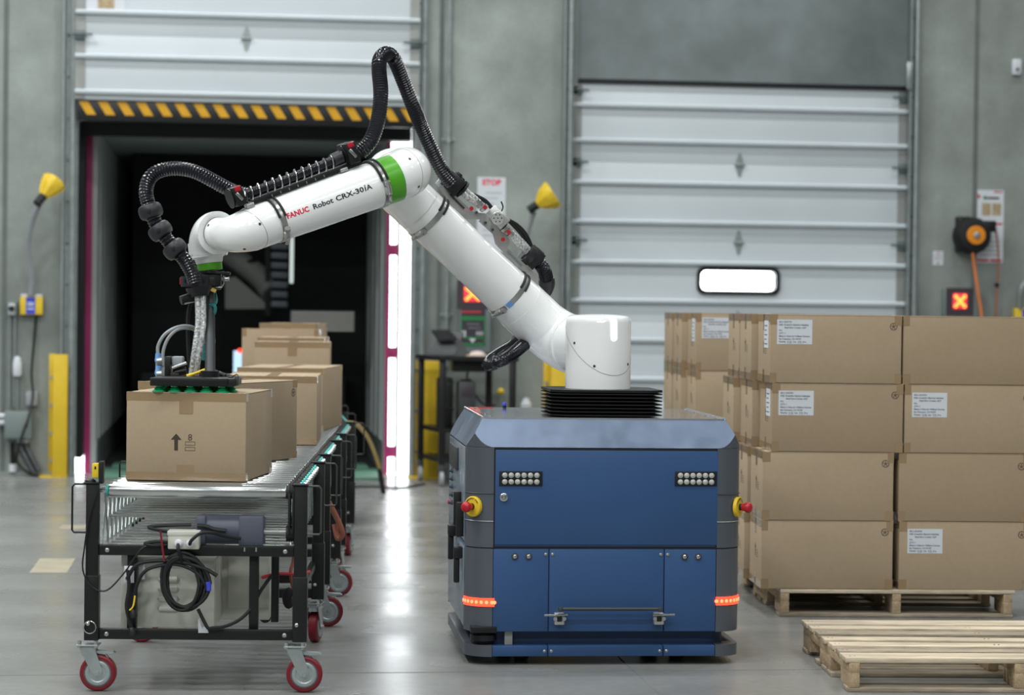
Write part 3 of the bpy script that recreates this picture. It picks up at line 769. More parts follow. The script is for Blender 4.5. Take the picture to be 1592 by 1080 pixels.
put('cord', B().tube(smooth([PY(1512, 389, WY - .16), PY(1515, 415, WY - .16), PY(1520, 450, WY - .17), PY(1526, 490, WY - .17), PY(1530, 560, WY - .2)], 6), .013, 8), m_cord, t, w=True, label='thick orange cord')
put('cord', B().tube(smooth([PY(1547, 352, WY - .12), PY(1551, 380, WY - .12), PY(1552, 420, WY - .1), PY(1549, 470, WY - .1), PY(1548, 540, WY - .1)], 6), .009, 8), m_brown, t, w=True, label='thin brown cord')
put('cord_stop', B().sphere(PY(1550, 443, WY - .1), .021, 14), m_rubber, t, w=True, label='black stop ball')

# ================================================================== MOBILE CART (blue)
AG_RZ = R(-1.35)
AGc = CAMXY(0.31, 9.17)
ag = thing('mobile_robot_cart', 'blue and grey mobile robot cart carrying the white arm', 'robot cart', (AGc.x, AGc.y, 0), AG_RZ)
HX, HY = 0.523, 0.5                        # half sizes at the outer faces
def fx(px): return (px - 945) / 415.0
def fz(py, px=945): return CAMH - (py - 482.8 - 0.0 * (px - 945)) / 415.0
ZS0, ZS1 = 0.032, 0.075                    # skirt
ZL0, ZL1 = 0.125, 0.437                    # lower panels
ZU1 = 0.815                                # shoulder under the chamfer
ZT = 0.925
CR = 0.10                                  # corner radius
def rrect(hx, hy, r, n=8):
    o = []
    for cx, cy, a0 in ((hx - r, hy - r, 0), (-hx + r, hy - r, 90), (-hx + r, -hy + r, 180), (hx - r, -hy + r, 270)):
        for k in range(n + 1):
            a = R(a0 + 90 * k / n); o.append((cx + r * math.cos(a), cy + r * math.sin(a)))
    return o
def ring_prism(b, outline, z0, z1):
    return b.prism([V((x, y, z0)) for x, y in outline], (0, 0, z1 - z0))
# inner core
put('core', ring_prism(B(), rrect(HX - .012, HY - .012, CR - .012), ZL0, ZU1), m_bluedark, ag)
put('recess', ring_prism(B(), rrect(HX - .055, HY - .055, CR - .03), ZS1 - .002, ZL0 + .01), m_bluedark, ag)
# skirt: grey corners and blue straight pieces
def corner_poly(sx, sy, t=.03, n=9, out=0.0, flat=0.0):
    cx, cy = sx * (HX + out - CR), sy * (HY + out - CR)
    a = [(cx + sx * CR * math.sin(R(90 * k / n)), cy + sy * CR * math.cos(R(90 * k / n))) for k in range(n + 1)]
    r2 = CR - t
    bq = [(cx + sx * r2 * math.sin(R(90 * k / n)), cy + sy * r2 * math.cos(R(90 * k / n))) for k in range(n, -1, -1)]
    return a + bq
for sx in (-1, 1):
    for sy in (-1, 1):
        put('skirt_corner', ring_prism(B(), corner_poly(sx, sy, .07), ZS0, ZS1), m_corner, ag)
        put('lower_corner', ring_prism(B(), corner_poly(sx, sy), ZL0, ZL1), m_corner, ag)
        u = put('upper_corner', ring_prism(B(), corner_poly(sx, sy), ZL1 + .004, ZU1), m_corner, ag)
def panel(name, x0, x1, z0, z1, m_, y=-HY, th=.02, bev=.0025, parent=None, gap=.0015, label=None):
    return put(name, B().bx(x0 + gap, x1 - gap, y, y + th, z0 + gap, z1 - gap, bev), m_, parent or ag, label=label)
xa, xb, xc, xd = -HX + CR, fx(857), fx(1038), HX - CR
# skirt bar pieces
for a, b_ in ((xa, xb), (xb, xc), (xc, xd)):
    panel('skirt_panel', a, b_, ZS0, ZS1, m_blue, y=-HY, th=.08)
    panel('lower_panel', a, b_, ZL0, ZL1, m_blue, y=-HY, th=.03)
for x, z in [(xb - .013, .416), (xb + .013, .416), (xc - .013, .416), (xc + .013, .416), (xb - .013, .053), (xb + .013, .053), (xc - .013, .053), (xc + .013, .053)]:
    put('screw', B().lathe((x, -HY + .001, z), (0, -1, 0), [(0, .0065), (.003, .006), (.005, .003), (.005, 0)], 10), m_steel, ag)
# upper frame + door
panel('upper_frame', xa, xd, ZL1 + .003, ZU1, m_blue, y=-HY + .004, th=.02)
door = panel('front_door', fx(771), fx(1122) - .0, fz(848), ZU1 - .0075, m_blue, y=-HY - .001, th=.02, label='blue front door panel')
dg_ = B().bx(fx(768.3), fx(771.8), -HY + .001, -HY + .006, fz(849), ZU1 - .002)
put('door_gap', dg_, m_rubber, ag)
put('door_gap', B().bx(fx(769.5), fx(1122), -HY + .001, -HY + .006, ZU1 - .0085, ZU1 - .001), m_rubber, ag)
put('lower_seam', B().bx(xa, xd, -HY + .0035, -HY + .006, ZL1 - .001, ZL1 + .005), m_rubber, ag)
put('frame_seam', B().bx(xa, xd, -HY + .003, -HY + .006, fz(851.2), fz(850)), m_rubber, ag)
# sensor windows on the door
def sensor(px0, py0, px1, py1):
    x0, x1, z0, z1 = fx(px0), fx(px1), fz(py1), fz(py0)
    s = put('lamp_window', B().bx(x0, x1, -HY - .004, -HY - .001, z0, z1, .001), m_black, ag)
    for i in range(6):
        for j in range(2):
            cx = x0 + (x1 - x0) * (.13 + .148 * i); cz = z0 + (z1 - z0) * (.28 + .44 * j)
            put('lamp_dome', B().lathe((cx, -HY - .004, cz), (0, -1, 0), [(0, .0105), (.003, .0098), (.006, .006), (.007, 0)], 14), m_lens, s)
sensor(777.5, 733, 845, 756); sensor(1053, 732, 1119.5, 755)
put('door_lock', B().lathe((fx(785), -HY - .001, fz(773.5)), (0, -1, 0), [(0, .016), (.006, .0155), (.008, .012), (.008, .009), (.005, .007), (.009, .004), (.009, 0)], 18), m_chrome, ag)
for px in (803.5, 825, 1070, 1091.5):
    rg = put('push_button', B().lathe((fx(px), -HY, fz(865.5)), (0, -1, 0), [(0, .0135), (.002, .0135), (.003, .009), (.003, 0)], 18), m_dgrey, ag)
    put('button_cap', B().lathe((fx(px), -HY - .002, fz(865.5)), (0, -1, 0), [(0, .008), (.004, .0075), (.006, .004), (.006, 0)], 14), m_chrome, rg)
# handle bar with clamps
hz = fz(944.5)
put('tow_bar', B().cyl((fx(874), -HY - .05, hz), (fx(1030), -HY - .05, hz), .0065, n=14), m_dgrey, ag)
for px, s in ((873, -1), (1029, 1)):
    x = fx(px); cz = fz(960)
    cl = put('bar_clamp', B().bx(x - .019, x + .019, -HY - .03, -HY, cz - .025, cz + .02, .004), m_alu, ag)
    put('clamp_jaw', B().bx(x - .008, x + .008, -HY - .06, -HY - .044, hz - .010, hz + .008, .003), m_dgrey, cl)
    put('clamp_core', B().bx(x - .009, x + .009, -HY - .036, -HY - .026, cz - .012, cz + .012, .002), m_black, cl)
    put('clamp_lever', B().cyl((x - .025, -HY - .035, cz + .012), (x + s * .058 if s > 0 else x + .03, -HY - .035, cz + .014), .0045, n=10), m_chrome, cl)
    if s < 0: put('clamp_lever', B().cyl((x - .058, -HY - .035, cz + .012), (x, -HY - .035, cz + .012), .0045, n=10), m_chrome, cl)
    for dx in (-.017, .017):
        put('clamp_bolt', B().cyl((x + dx, -HY - .04, cz - .001), (x + dx, -HY - .028, cz - .001), .0075, n=8), m_chrome, cl)
# chamfered lid: bottom outline = body, top outline inset
def lid_ring(hx, hy, c, z):
    return [V(p) for p in ((hx - c, -hy, z), (hx, -hy + c, z), (hx, hy - c, z), (hx - c, hy, z), (-hx + c, hy, z), (-hx, hy - c, z), (-hx, -hy + c, z), (-hx + c, -hy, z))]
ins = .062
lb = bmesh.new()
vs = [lb.verts.new((x, y, ZU1 + .001)) for x, y in rrect(HX, HY, CR, 12)]
lb.faces.new(vs); ext = bmesh.ops.extrude_face_region(lb, geom=list(lb.faces))
bmesh.ops.translate(lb, vec=(0, 0, ZT - .003 - ZU1), verts=[g for g in ext['geom'] if isinstance(g, bmesh.types.BMVert)])
bmesh.ops.recalc_face_normals(lb, faces=list(lb.faces))
hc_ = ZT - .003 - ZU1
for dx, dy in ((0, -1), (0, 1), (-1, 0), (1, 0)):
    no = V((dx * hc_, dy * hc_, ins)).normalized()
    co = V((dx * HX, dy * HY, ZU1 + .001))
    bmesh.ops.bisect_plane(lb, geom=list(lb.verts) + list(lb.edges) + list(lb.faces), plane_co=co, plane_no=no, clear_outer=True)
    ed = [e for e in lb.edges if e.is_boundary]
    bmesh.ops.contextual_create(lb, geom=ed)
bmesh.ops.recalc_face_normals(lb, faces=list(lb.faces))
me = bpy.data.meshes.new('lid_bevel')
for f in lb.faces: f.material_index = 1 if abs(f.normal.z) < .12 else 0
lb.to_mesh(me); lb.free(); me.materials.append(m_lid); me.materials.append(m_corner)
put('lid_bevel', None, None, ag, mesh=me)
put('top_plate', ring_prism(B(), rrect(HX - ins + .003, HY - ins + .003, .014, 5), ZT - .006, ZT), m_lidtop, ag, label='shiny steel top plate')
for sx in (-1, 1):
    put('trim_edge', B().tube([V((sx * (HX - ins), -HY + ins, ZT - .001)), V((sx * (HX - ins), HY - ins, ZT - .001))], .004, 8), m_lidedge, ag)
    put('trim_edge', B().tube([V((sx * (HX - .02), -HY + .075, ZU1 + .002)), V((sx * (HX - ins), -HY + ins, ZT - .002))], .0035, 8), m_lidedge, ag)
    for sy in (-.42, -.2, .05, .3):
        put('lid_screw', B().lathe((sx * (HX - ins - .03), sy, ZT), (0, 0, 1), [(0, .006), (.003, .006), (.004, .003), (.004, 0)], 10), m_steel, ag)
put('lid_stripe', B().bx(-HX + ins + .012, -HX + ins + .015, -HY + .3, HY - .1, ZT, ZT + .002), m_leddim, ag, label='red light line along the left top edge')
put('lid_lamp', B().bx(-HX + ins + .05, -HX + ins + .11, HY - .12, HY - .10, ZT, ZT + .003), m_leddim, ag, label='red lamp at the back of the top')
ant = put('joint_knob', B().cyl((-.30, HY - .1, ZT), (-.30, HY - .1, ZT + .008), .008, n=12), m_black, ag)
put('knob_cap', B().sphere((-.30, HY - .1, ZT + .014), .009, 12), m_blueink, ant)
# light strips around the front corners
def strip(sx, x_in, z0, z1):
    pts = []
    cx, cy = sx * (HX - CR), -HY + CR
    pts.append(V((x_in, -HY - .004, 0)))
    for k in range(9):
        a = R(80 * k / 8); pts.append(V((cx + sx * (CR + .004) * math.sin(a), cy - (CR + .004) * math.cos(a), 0)))
    b = B(); m = len(pts)
    ins_ = [p + (V((cx, cy, 0)) - p).normalized() * .008 for p in pts]; ins_[0] = pts[0] + V((0, .008, 0))
    for i in range(m - 1):
        q = [pts[i], pts[i + 1], ins_[i + 1], ins_[i]]
        b.prism([p + V((0, 0, z0)) for p in q], (0, 0, z1 - z0))
    s = put('light_strip', b, m_ledred, ag, label='glowing red corner light strip')
    for k in range(9):
        t = k / 8 * (m - 1.01); i = int(t); p = pts[i].lerp(pts[i + 1], t - i)
        d = (p - V((cx, cy, 0)));
        if p.x * sx < cx * sx: d = V((0, -1, 0))
        d.z = 0; d.normalize()
        put('light_diode', B().lathe(p + V((0, 0, (z0 + z1) / 2)), d, [(0, .007), (.002, .006), (.003, 0)], 10), m_ledhot, s)
strip(-1, fx(772.5), fz(943.5), fz(930.5)); strip(1, fx(1121), fz(941.5), fz(928.5))
# emergency stops on the corner panels
def estop(sx):
    a = R(45) if sx < 0 else R(58)
    d = V((sx * math.sin(a), -math.cos(a), 0))
    c = V((sx * (HX - CR), -HY + CR, 0)) + d * (CR - .002); c.z = fz(789)
    pl = put('stop_plate', B().lathe(c, d, [(0, .0385), (.012, .0385), (.014, .036), (.014, 0)], 36), m_yellow, ag, label='yellow round emergency stop plate')
    tb = B(); word = 'EMERGENCY STOP'
    rgt = V((0, 0, 1)).cross(d).normalized(); upv = V((0, 0, 1))
    for i, ch in enumerate(word):
        an = R(150 - 120 * i / (len(word) - 1))
        rad = rgt * math.cos(an) + upv * math.sin(an); tan = rgt * math.sin(an) - upv * math.cos(an)
        if ch != ' ': add_text(tb, ch, frame(c + d * .0146 + rad * .0275, tan, rad), .0085, .0002, 'CENTER')
    put('stop_lettering', tb, m_textdark, pl)
    put('stop_collar', B().cyl(c + d * .012, c + d * .03, .013, n=18), m_black, pl)
    put('stop_button', B().lathe(c, d, [(.024, .0135), (.034, .0155), (.040, .0195), (.052, .0205), (.058, .017), (.062, .009), (.063, 0)], 24), m_red, pl, label='red mushroom button')
estop(-1); estop(1)
for sx in (-1, 1):
    for zz in (fz(768), fz(811)):
        pts = [V((sx * (HX - CR) + sx * (CR + .0015) * math.sin(R(85 * k / 8)), -HY + CR - (CR + .0015) * math.cos(R(85 * k / 8)), zz)) for k in range(9)]
        put('corner_seam', B().tube(pts, .0018, 6), m_lidedge if zz < .55 else m_dgrey, ag)
# scanner in the lower left corner
put('scanner_recess', B().bx(-HX + .02, -HX + .118, -HY - .003, -HY + .09, ZL0 - .004, ZL0 + .022, .004), m_black, ag)
lid_c = V((fx(758), -HY + .055, 0))
sc_ = put('scanner', B().lathe(lid_c + V((0, 0, .076)), (0, 0, 1), [(0, .036), (.008, .042), (.014, .05), (.034, .05), (.04, .044), (.05, .04), (.05, 0)], 28), m_hose, ag, label='black glossy laser scanner')
put('scanner_mount', B().bx(fx(790), fx(802), -HY + .02, -HY + .06, ZS1, ZL0), m_stile, ag)
# wheels below
for px, y in ((822, -.33), (1070, -.33), (822, .33), (1070, .33)):
    x = fx(px)
    put('drive_wheel', B().lathe((x - .027, y, .062), (1, 0, 0), [(0, .03), (0, .058), (.005, .062), (.049, .062), (.054, .058), (.054, .03)], 24), m_bumpwheel, ag)
put('undertray', B().bx(-.42, .42, -.42, .42, .058, .085), m_black, ag)
# left side: panel, latches, handles, cable glands
sxp = -HX
put('side_door', B().bx(sxp - .002, sxp + .02, -HY + CR + .005, HY - CR, ZL1 + .02, ZU1 - .006, .003), m_side, ag)
put('side_lower', B().bx(sxp - .002, sxp + .02, -HY + CR + .005, HY - CR, ZL0 + .01, ZL1 - .004, .003), m_side, ag)
put('side_skirt', B().bx(sxp, sxp + .06, -HY + CR, HY - CR, ZS0, ZS1, .003), m_corner, ag)
put('side_skirt', B().bx(-sxp - .06, -sxp, -HY + CR, HY - CR, ZS0, ZS1, .003), m_corner, ag)
put('side_door', B().bx(-sxp - .02, -sxp + .002, -HY + CR + .005, HY - CR, ZL0 + .01, ZU1 - .006, .003), m_side, ag)
put('rear_door', B().bx(-HX + CR, HX - CR, HY - .02, HY, ZL0, ZU1 - .006, .003), m_blue, ag)
put('side_display', B().bx(sxp - .012, sxp - .002, -.10, .28, .70, .79, .003), m_dgrey, ag)
for y, z0, z1 in ((-.24, .50, .63), (-.37, .47, .60)):
    put('side_handle', B().bx(sxp - .03, sxp - .002, y - .012, y + .012, z0, z1, .004), m_black, ag)
for y, zc in ((-.02, .46), (-.33, .405)):
    lt = put('side_latch', B().bx(sxp - .035, sxp - .002, y - .022, y + .022, zc - .022, zc + .022, .005), m_black, ag)
    put('latch_lever', B().bx(sxp - .034, sxp - .012, y - .012, y + .012, zc - .115, zc - .01, .006), m_black, lt)
    put('latch_pin', B().cyl((sxp - .02, y, zc + .01), (sxp - .02, y, zc + .034), .007, n=10), m_chrome, lt)
for k in range(5):
    c = V((sxp - .002, .2, .68 - k * .032))
    put('cable_gland', B().lathe(c, (-1, 0, 0), [(0, .011), (.006, .011), (.007, .008), (.014, .007), (.014, 0)], 14), m_motor, ag)
put('side_button', B().lathe((sxp - .002, .3, .545), (-1, 0, 0), [(0, .010), (.008, .011), (.012, .008), (.012, 0)], 14), m_red, ag)

# ================================================================== ROBOT ARM
hd = (Rh * -.893 + Fh * -.451).normalized()
nn = (Rh * .451 + Fh * -.893).normalized()
Zv = V((0, 0, 1))
C2 = P(930, 537, 8.97)
base_z = ZT + .105
ra = thing('robot_arm', 'white jointed robot arm with green bands reaching over to the conveyor', 'robot arm', (C2.x, C2.y, ZT))
rw = dict(w=True)
def arm_tube(stations, n=48, caps=True):
    b = B(); b.tube([s[0] for s in stations], [s[1] for s in stations], n, caps=caps); return b
def elbow(A, ra_, C, dB, LB, rb, bend=None, k=14):
    """straight from A to the bend at corner C, then LB along dB"""
    A = V(A); C = V(C); d1 = (C - A).normalized(); d2 = V(dB).normalized()
    ang = d1.angle(d2); bend = bend or (ra_ * 1.03)
    tl = bend * math.tan(ang / 2)
    s = [(A, ra_), (A.lerp(C - d1 * tl, .5), ra_)]
    cen_dir = (d2 - d1 * d1.dot(d2)).normalized()
    p0 = C - d1 * tl; cen = p0 + cen_dir * bend
    for i in range(k + 1):
        a = ang * i / k
        p = cen - cen_dir * bend * math.cos(a) + d1 * bend * math.sin(a)
        s.append((p, ra_ + (rb - ra_) * i / k))
    e = C + d2 * LB
    s.append((e, rb)); return s
def rpart(name, b, m_, parent=None, **k): return put(name, b, m_, parent or ra, w=True, **k)

# bellows lift
bw, bn = .215, 6
bb = thing
bl = B(); outl = []
def bell(h, c): return [(h, -h + c), (h, h - c), (h - c, h), (-h + c, h), (-h, h - c), (-h, -h + c), (-h + c, -h), (h - c, -h)]
zz0, zz1 = ZT + .001, ZT + .105
AX = Matrix.Rotation(AG_RZ, 4, 'Z')
bc = V((C2.x, C2.y, 0)) + Rh * .012
for k in range(7):
    za = zz0 + (zz1 - .010 - zz0) * k / 7; zb2 = zz0 + (zz1 - .010 - zz0) * (k + 1) / 7; zm = (za + zb2) / 2
    f = B(); rings = []
    for z, h in ((za, bw - .035), (zm - .002, bw), (zm + .002, bw), (zb2, bw - .035)):
        rings += [bc + AX @ V((x, y, 0)) + V((0, 0, z)) for x, y in bell(h, .055)]
    fcs = []
    for q in range(3):
        for i in range(8): fcs.append([q * 8 + i, q * 8 + (i + 1) % 8, (q + 1) * 8 + (i + 1) % 8, (q + 1) * 8 + i])
    f.mesh(rings, fcs + [list(range(8)), list(range(24, 32))])
    rpart('bellows_fold', f, m_blackm, label=None)
rpart('mounting_plate', B().prism([bc + AX @ V((x, y, 0)) + V((0, 0, zz1 - .010)) for x, y in bell(bw, .055)], (0, 0, .009)), m_blackm)
# turret: upright drum with a domed crown, plus the stub that carries the shoulder
rT = .1265; zt_c = P(930, 500, 8.97).z; hd_c = P(930, 486, 8.97).z - zt_c
prof = [(0, rT), (zt_c - zz1 - .004, rT)]
for k in range(1, 15):
    a = R(90 * k / 14); prof.append((zt_c - zz1 - .004 + hd_c * math.sin(a) ** 1.0, max(0.0, rT - .03 + .03 * math.cos(a)) if k < 8 else max(0.0, (rT - .03 + .03 * math.cos(a)) * math.cos(R(90 * (k - 7) / 7)))))
b = B(); b.lathe(V((C2.x, C2.y, zz1 - .001)), (0, 0, 1), prof, 64)
h1, h2, h3 = (b.hit(885, 530)[0], b.hit(930, 577)[0], b.hit(976, 574)[0])
seam = b.seam(h2, (h1 - h2).cross(h3 - h2).normalized(), near=h2)
scr = [b.hit(x_, y_) for x_, y_ in ((893, 533), (924, 569), (976, 566))]
hits_status = [b.hit(x_, y_) for x_, y_ in ((932, 487), (940, 488), (947, 491), (952, 495), (954, 499), (954.5, 504), (954.5, 511), (954.5, 518), (954.5, 523), (954.5, 526), (954.5, 528), (954.5, 529.5), (954.5, 530.2))]
tur = rpart('turret', b, m_white, ang=60)
stb = B().cyl(C2, C2 - nn * .19, .113, n=48)
rpart('shoulder_stub', stb, m_white, ang=60)
if seam: rpart('turret_seam', seam, m_seam)
for loc, nr in scr:
    rpart('cap_screw', B().lathe(loc + nr * .0003, nr, [(0, .0055), (.0012, .005), (.0012, 0)], 10), m_dgrey, tur)
# white status light: a raised bar following the turret crown
pts_s = [h[0] + h[1] * .001 for h in hits_status]
n_s = [h[1] for h in hits_status]
sb_ = B()
vs = []; fs = []
wid = .0135
for i, (p, q) in enumerate(zip(pts_s, n_s)):
    side = q.cross(V((0, 0, 1)))
    if side.length < .05: side = Rh.copy()
    side.normalize()
    ww = wid * (1 if i < len(pts_s) - 4 else (.97, .8, .5, .2)[i - len(pts_s) + 4])
    vs += [p - side * ww, p + side * ww]
for i in range(len(pts_s) - 1): fs.append([2 * i, 2 * i + 1, 2 * i + 3, 2 * i + 2])
sb_.mesh(vs, fs)
slo = rpart('status_light', sb_, m_status, label='white lit status bar')
# upper arm
Cu = C2 - nn * .30
C3 = P(645, 265, 8.62)
C3u = C3 - nn * .30
du = (C3u - Cu).normalized()
st = elbow(C2 - nn * .165, .119, Cu, du, .24, .106, bend=.122)
b = arm_tube(st); s1 = b.seam(Cu + du * .02, (du * .6 - nn * .8).normalized(), near=P(860, 585, 9.1))
rpart('shoulder_housing', b, m_white, ang=60)
LU = (C3u - Cu).length
b = arm_tube([(Cu + du * .235, .1055), (Cu + du * .34, .0985), (Cu + du * .5, .0955), (Cu + du * (LU - .2), .0955)])
rpart('upper_arm', b, m_white, ang=60)
st = elbow(Cu + du * (LU - .205), .0955, C3u, nn, .155, .0945, bend=.1)
b = arm_tube(st); rpart('elbow_knuckle', b, m_white, ang=60)
# forearm side
C5 = P(360, 367, 8.294)
df = (C5 - C3).normalized(); LF = (C5 - C3).length
def fpt(px):                                 # parameter along the forearm for an image column
    r = ray(px, 300); nrm = r.cross(Uv); return (CAM - C3).dot(nrm) / df.dot(nrm)
st = elbow(C3 - nn * .148, .0945, C3, df, fpt(612), .0885, bend=.098)
b = arm_tube(st)
sm = b.seam(C3 + df * .02, (-df * .9 + nn * -.25 + Zv * -.12).normalized(), near=P(632, 250, 8.5))
scr = [b.hit(637, 247), b.hit(651, 290)]
eh = rpart('elbow_housing', b, m_white, ang=60)
if sm: rpart('elbow_seam', sm, m_seam)
for loc, nr in scr: rpart('cap_screw', B().lathe(loc + nr * .0003, nr, [(0, .0055), (.0012, .005), (.0012, 0)], 10), m_dgrey, eh)
rpart('green_band', arm_tube([(C3 + df * fpt(613), .0887), (C3 + df * fpt(589), .0872)]), m_green, label='green band at the elbow')
t0, t1 = fpt(590), fpt(426)
FA_R0, FA_R1 = .0868, .0795
b = arm_tube([(C3 + df * (t0 + (t1 - t0) * k / 6), FA_R0 + (FA_R1 - FA_R0) * k / 6) for k in range(7)])
rpart('forearm', b, m_white, ang=60)
w5 = (-nn + Zv * .13 + hd * .12).normalized()
st = elbow(C3 + df * fpt(428), .0795, C5, w5, .105, .057, bend=.08)
b = arm_tube(st)
h1, h2, h3 = (b.hit(388, 330)[0], b.hit(413, 357)[0], b.hit(388, 392)[0])
sm = b.seam(h2, (h1 - h2).cross(h3 - h2).normalized(), near=h2)
scr = [b.hit(363, 330), b.hit(404, 348), b.hit(380, 387), b.hit(324, 350)]
wh = rpart('wrist_housing', b, m_white, ang=60)
if sm: rpart('wrist_seam', sm, m_seam)
for loc, nr in scr: rpart('cap_screw', B().lathe(loc + nr * .0003, nr, [(0, .0055), (.0012, .005), (.0012, 0)], 10), m_dgrey, wh)
rpart('wrist_neck', arm_tube([(C5 + w5 * .098, .0565), (C5 + w5 * .125, .0565)]), m_seam)
C6 = C5 + w5 * .215
D6 = C6.copy(); D6.z = P(327, 421, 8.45).z
dn = V((0, 0, -1))
tilt = (P(327, 421, (C6 - CAM).dot(Fv)) - C6); dn = tilt.normalized(); L6 = tilt.length
st = elbow(C5 + w5 * .118, .078, C6, dn, .045, .070, bend=.081)
st.append((C6 + dn * (L6 * .62), .056)); st.append((C6 + dn * (L6 * .8), .0482)); st.append((C6 + dn * (L6 - .028), .0458))
b = arm_tube(st); rpart('wrist_body', b, m_white, ang=60)
rpart('green_ring', arm_tube([(C6 + dn * (L6 - .03), .0458), (C6 + dn * (L6 - .002), .0452)]), m_green, label='green ring at the wrist')
FL = C6 + dn * L6
dfl = (FL - CAM).dot(Fv)

# band clamps
def clamp_band(c, ax, r, knob_dir, rub_dir):
    ax = ax.normalized()
    bd = rpart('band_clamp', B().lathe(c - ax * .011, ax, [(0, r + .0005), (0, r + .0035), (.022, r + .0035), (.022, r + .0005)], 48), m_steel)
    rub_dir = (rub_dir - ax * rub_dir.dot(ax)).normalized(); v = ax.cross(rub_dir)
    for off in (-.011, .011):
        pts = [c + ax * off + (rub_dir * math.cos(R(a)) + v * math.sin(R(a))) * (r + .004) for a in range(-52, 53, 8)]
        rpart('rubber_strip', B().tube(pts, .005, 8), m_rubber, bd)
    kd = (knob_dir - ax * knob_dir.dot(ax)).normalized(); tv = ax.cross(kd)
    k0 = c + kd * (r + .006)
    rpart('toggle_block', B().box(k0, (.03, .022, .02), .003, Matrix((tv, ax, kd)).transposed()), m_alu, bd)
    rpart('toggle_bolt', B().cyl(k0 - tv * .04 + kd * .006, k0 + tv * .03 + kd * .006, .0065, n=12), m_chrome, bd)
    rpart('toggle_nut', B().cyl(k0 + tv * .022 + kd * .006, k0 + tv * .036 + kd * .006, .0115, n=8), m_steel, bd)
    rpart('toggle_lever', B().bar(k0 - tv * .045, k0 - tv * .012 + kd * .014, .012, .004, up=kd), m_steel, bd)
tocam = (CAM - C3).normalized()
upf = (Zv - df * Zv.dot(df)).normalized()
cam_perp = (tocam - df * tocam.dot(df)).normalized()
def fr(t): return FA_R0 + (FA_R1 - FA_R0) * (t - t0) / (t1 - t0)
clamp_band(C3 + df * fpt(428), df, .0797, cam_perp * .8 - upf * .75, upf * .8 + cam_perp * .5)
clamp_band(C3 + df * fpt(585), df, .0872, cam_perp * .9 - upf * .35, upf * .8 + cam_perp * .5)
tcu = (CAM - Cu).normalized(); cpu = (tcu - du * tcu.dot(du)).normalized(); upu = (Zv - du * Zv.dot(du)).normalized()
def upt(px, py):
    r = ray(px, py); nrm = r.cross((Rv * .7 - Uv * .714).cross(r).normalized().cross(r)); 
    # closest approach of view ray and arm axis
    a = du; b_ = r.normalized(); w0 = Cu - CAM
    bb_ = a.dot(b_); d_ = a.dot(w0); e_ = b_.dot(w0)
    return (bb_ * e_ - d_) / (1 - bb_ * bb_)
tr1, tr2 = upt(664, 339), upt(789, 458)
clamp_band(Cu + du * tr1, du, .0957, cpu * .65 - upu * .9, upu * .8 + cpu * .35)
clamp_band(Cu + du * tr2, du, .0990, cpu * .55 - upu * .95, upu * .8 + cpu * .35)
rpart('blue_tag', B().box(Cu + du * tr2 + (cpu * .95 - upu * .3).normalized() * .1035, (.022, .024, .0025), 0, Matrix((du, (cpu * .95 - upu * .3).normalized().cross(du), (cpu * .95 - upu * .3).normalized())).transposed()), m_bluepl)

# lettering wrapped on the forearm
ltr_dir = -df                                 # reads left to right in the view
mid_n = (cam_perp * 1.0 + upf * .06).normalized()
yv = mid_n.cross(ltr_dir) * -1
if yv.dot(Zv) < 0: yv = -yv
def wrap_text(s, px_start, size, bold, m_, name, xoff=0.0, shear=0.0, width=None, yoff=0.0):
    vs, fs = text_geo(s, size, bold, shear)
    wd = max(v.x for v in vs)
    sx = (width / wd) if width else 1.0
    ta = fpt(px_start); b = B(); out = []
    for v in vs:
        t = ta - (v.x * sx + xoff); r = fr(t) + .0006; th = (v.y - size * .35 + yoff) / r
        out.append(C3 + df * t + (mid_n * math.cos(th) + yv * math.sin(th)) * r)
    b.mesh(out, fs); rpart(name, b, m_)
    return wd * sx
tw = fpt(434) - fpt(468)
fs_ = .0265
wrap_text('FANUC', 434, fs_, .0010, m_textred, 'red_lettering', width=tw, yoff=-.005)
wrap_text('Robot', 474, fs_, .0007, m_textdark, 'dark_lettering', width=fpt(474) - fpt(505), yoff=-.005)
wrap_text('CRX-30', 509, fs_, .0007, m_textdark, 'dark_lettering', width=fpt(509) - fpt(552), yoff=-.005)
wrap_text('i', 552.8, fs_ * 1.25, .0009, m_textdark, 'dark_lettering', shear=.12, yoff=-.003)
wrap_text('A', 556.5, fs_, .0007, m_textdark, 'dark_lettering', width=fpt(556.5) - fpt(564.5), yoff=-.005)

# rail, spring and guide hose on top of the forearm
def top(px, h): t = fpt(px); return C3 + df * t + upf * (fr(t) + h)
rail = rpart('guide_rail', B().bar(top(404, .012), top(572, .014), .036, .018, up=upf, bev=.002), m_black)
rpart('rail_edge', B().bar(top(404, .0225) + cam_perp * .016, top(572, .0245) + cam_perp * .016, .004, .003, up=upf), m_steel, rail)
for k in range(7):
    rpart('rail_screw', B().bar(top(432 + k * 13.5, .005) + cam_perp * .019, top(432 + k * 13.5, .014) + cam_perp * .019, .004, .004), m_steel, rail)
rpart('rail_foot', B().box(top(543, .006) + cam_perp * .012, (.03, .03, .014), .003, Matrix((df, upf.cross(df), upf)).transposed()), m_alu, rail)
rpart('rail_foot', B().box(top(396, .004) + cam_perp * .02, (.03, .03, .016), .003, Matrix((df, upf.cross(df), upf)).transposed()), m_alu, rail)
def corrugated(pts, r, pitch=.0095, amp=.0022, n=20):
    c = resample(smooth(pts, 30), pitch / 4)
    pr = (0, -.55, -1, -.55)
    rs = [r + amp * pr[i % 4] for i in range(len(c))]
    b = B(); b.tube(c, rs, n); return b
HS = [(390, .046), (420, .044), (460, .043), (500, .045), (535, .05), (556, .056)]
rpart('guide_hose', corrugated([top(a, h) for a, h in HS], .019, .0065, .002, 16), m_hose)
spn = []
turns = 12.5
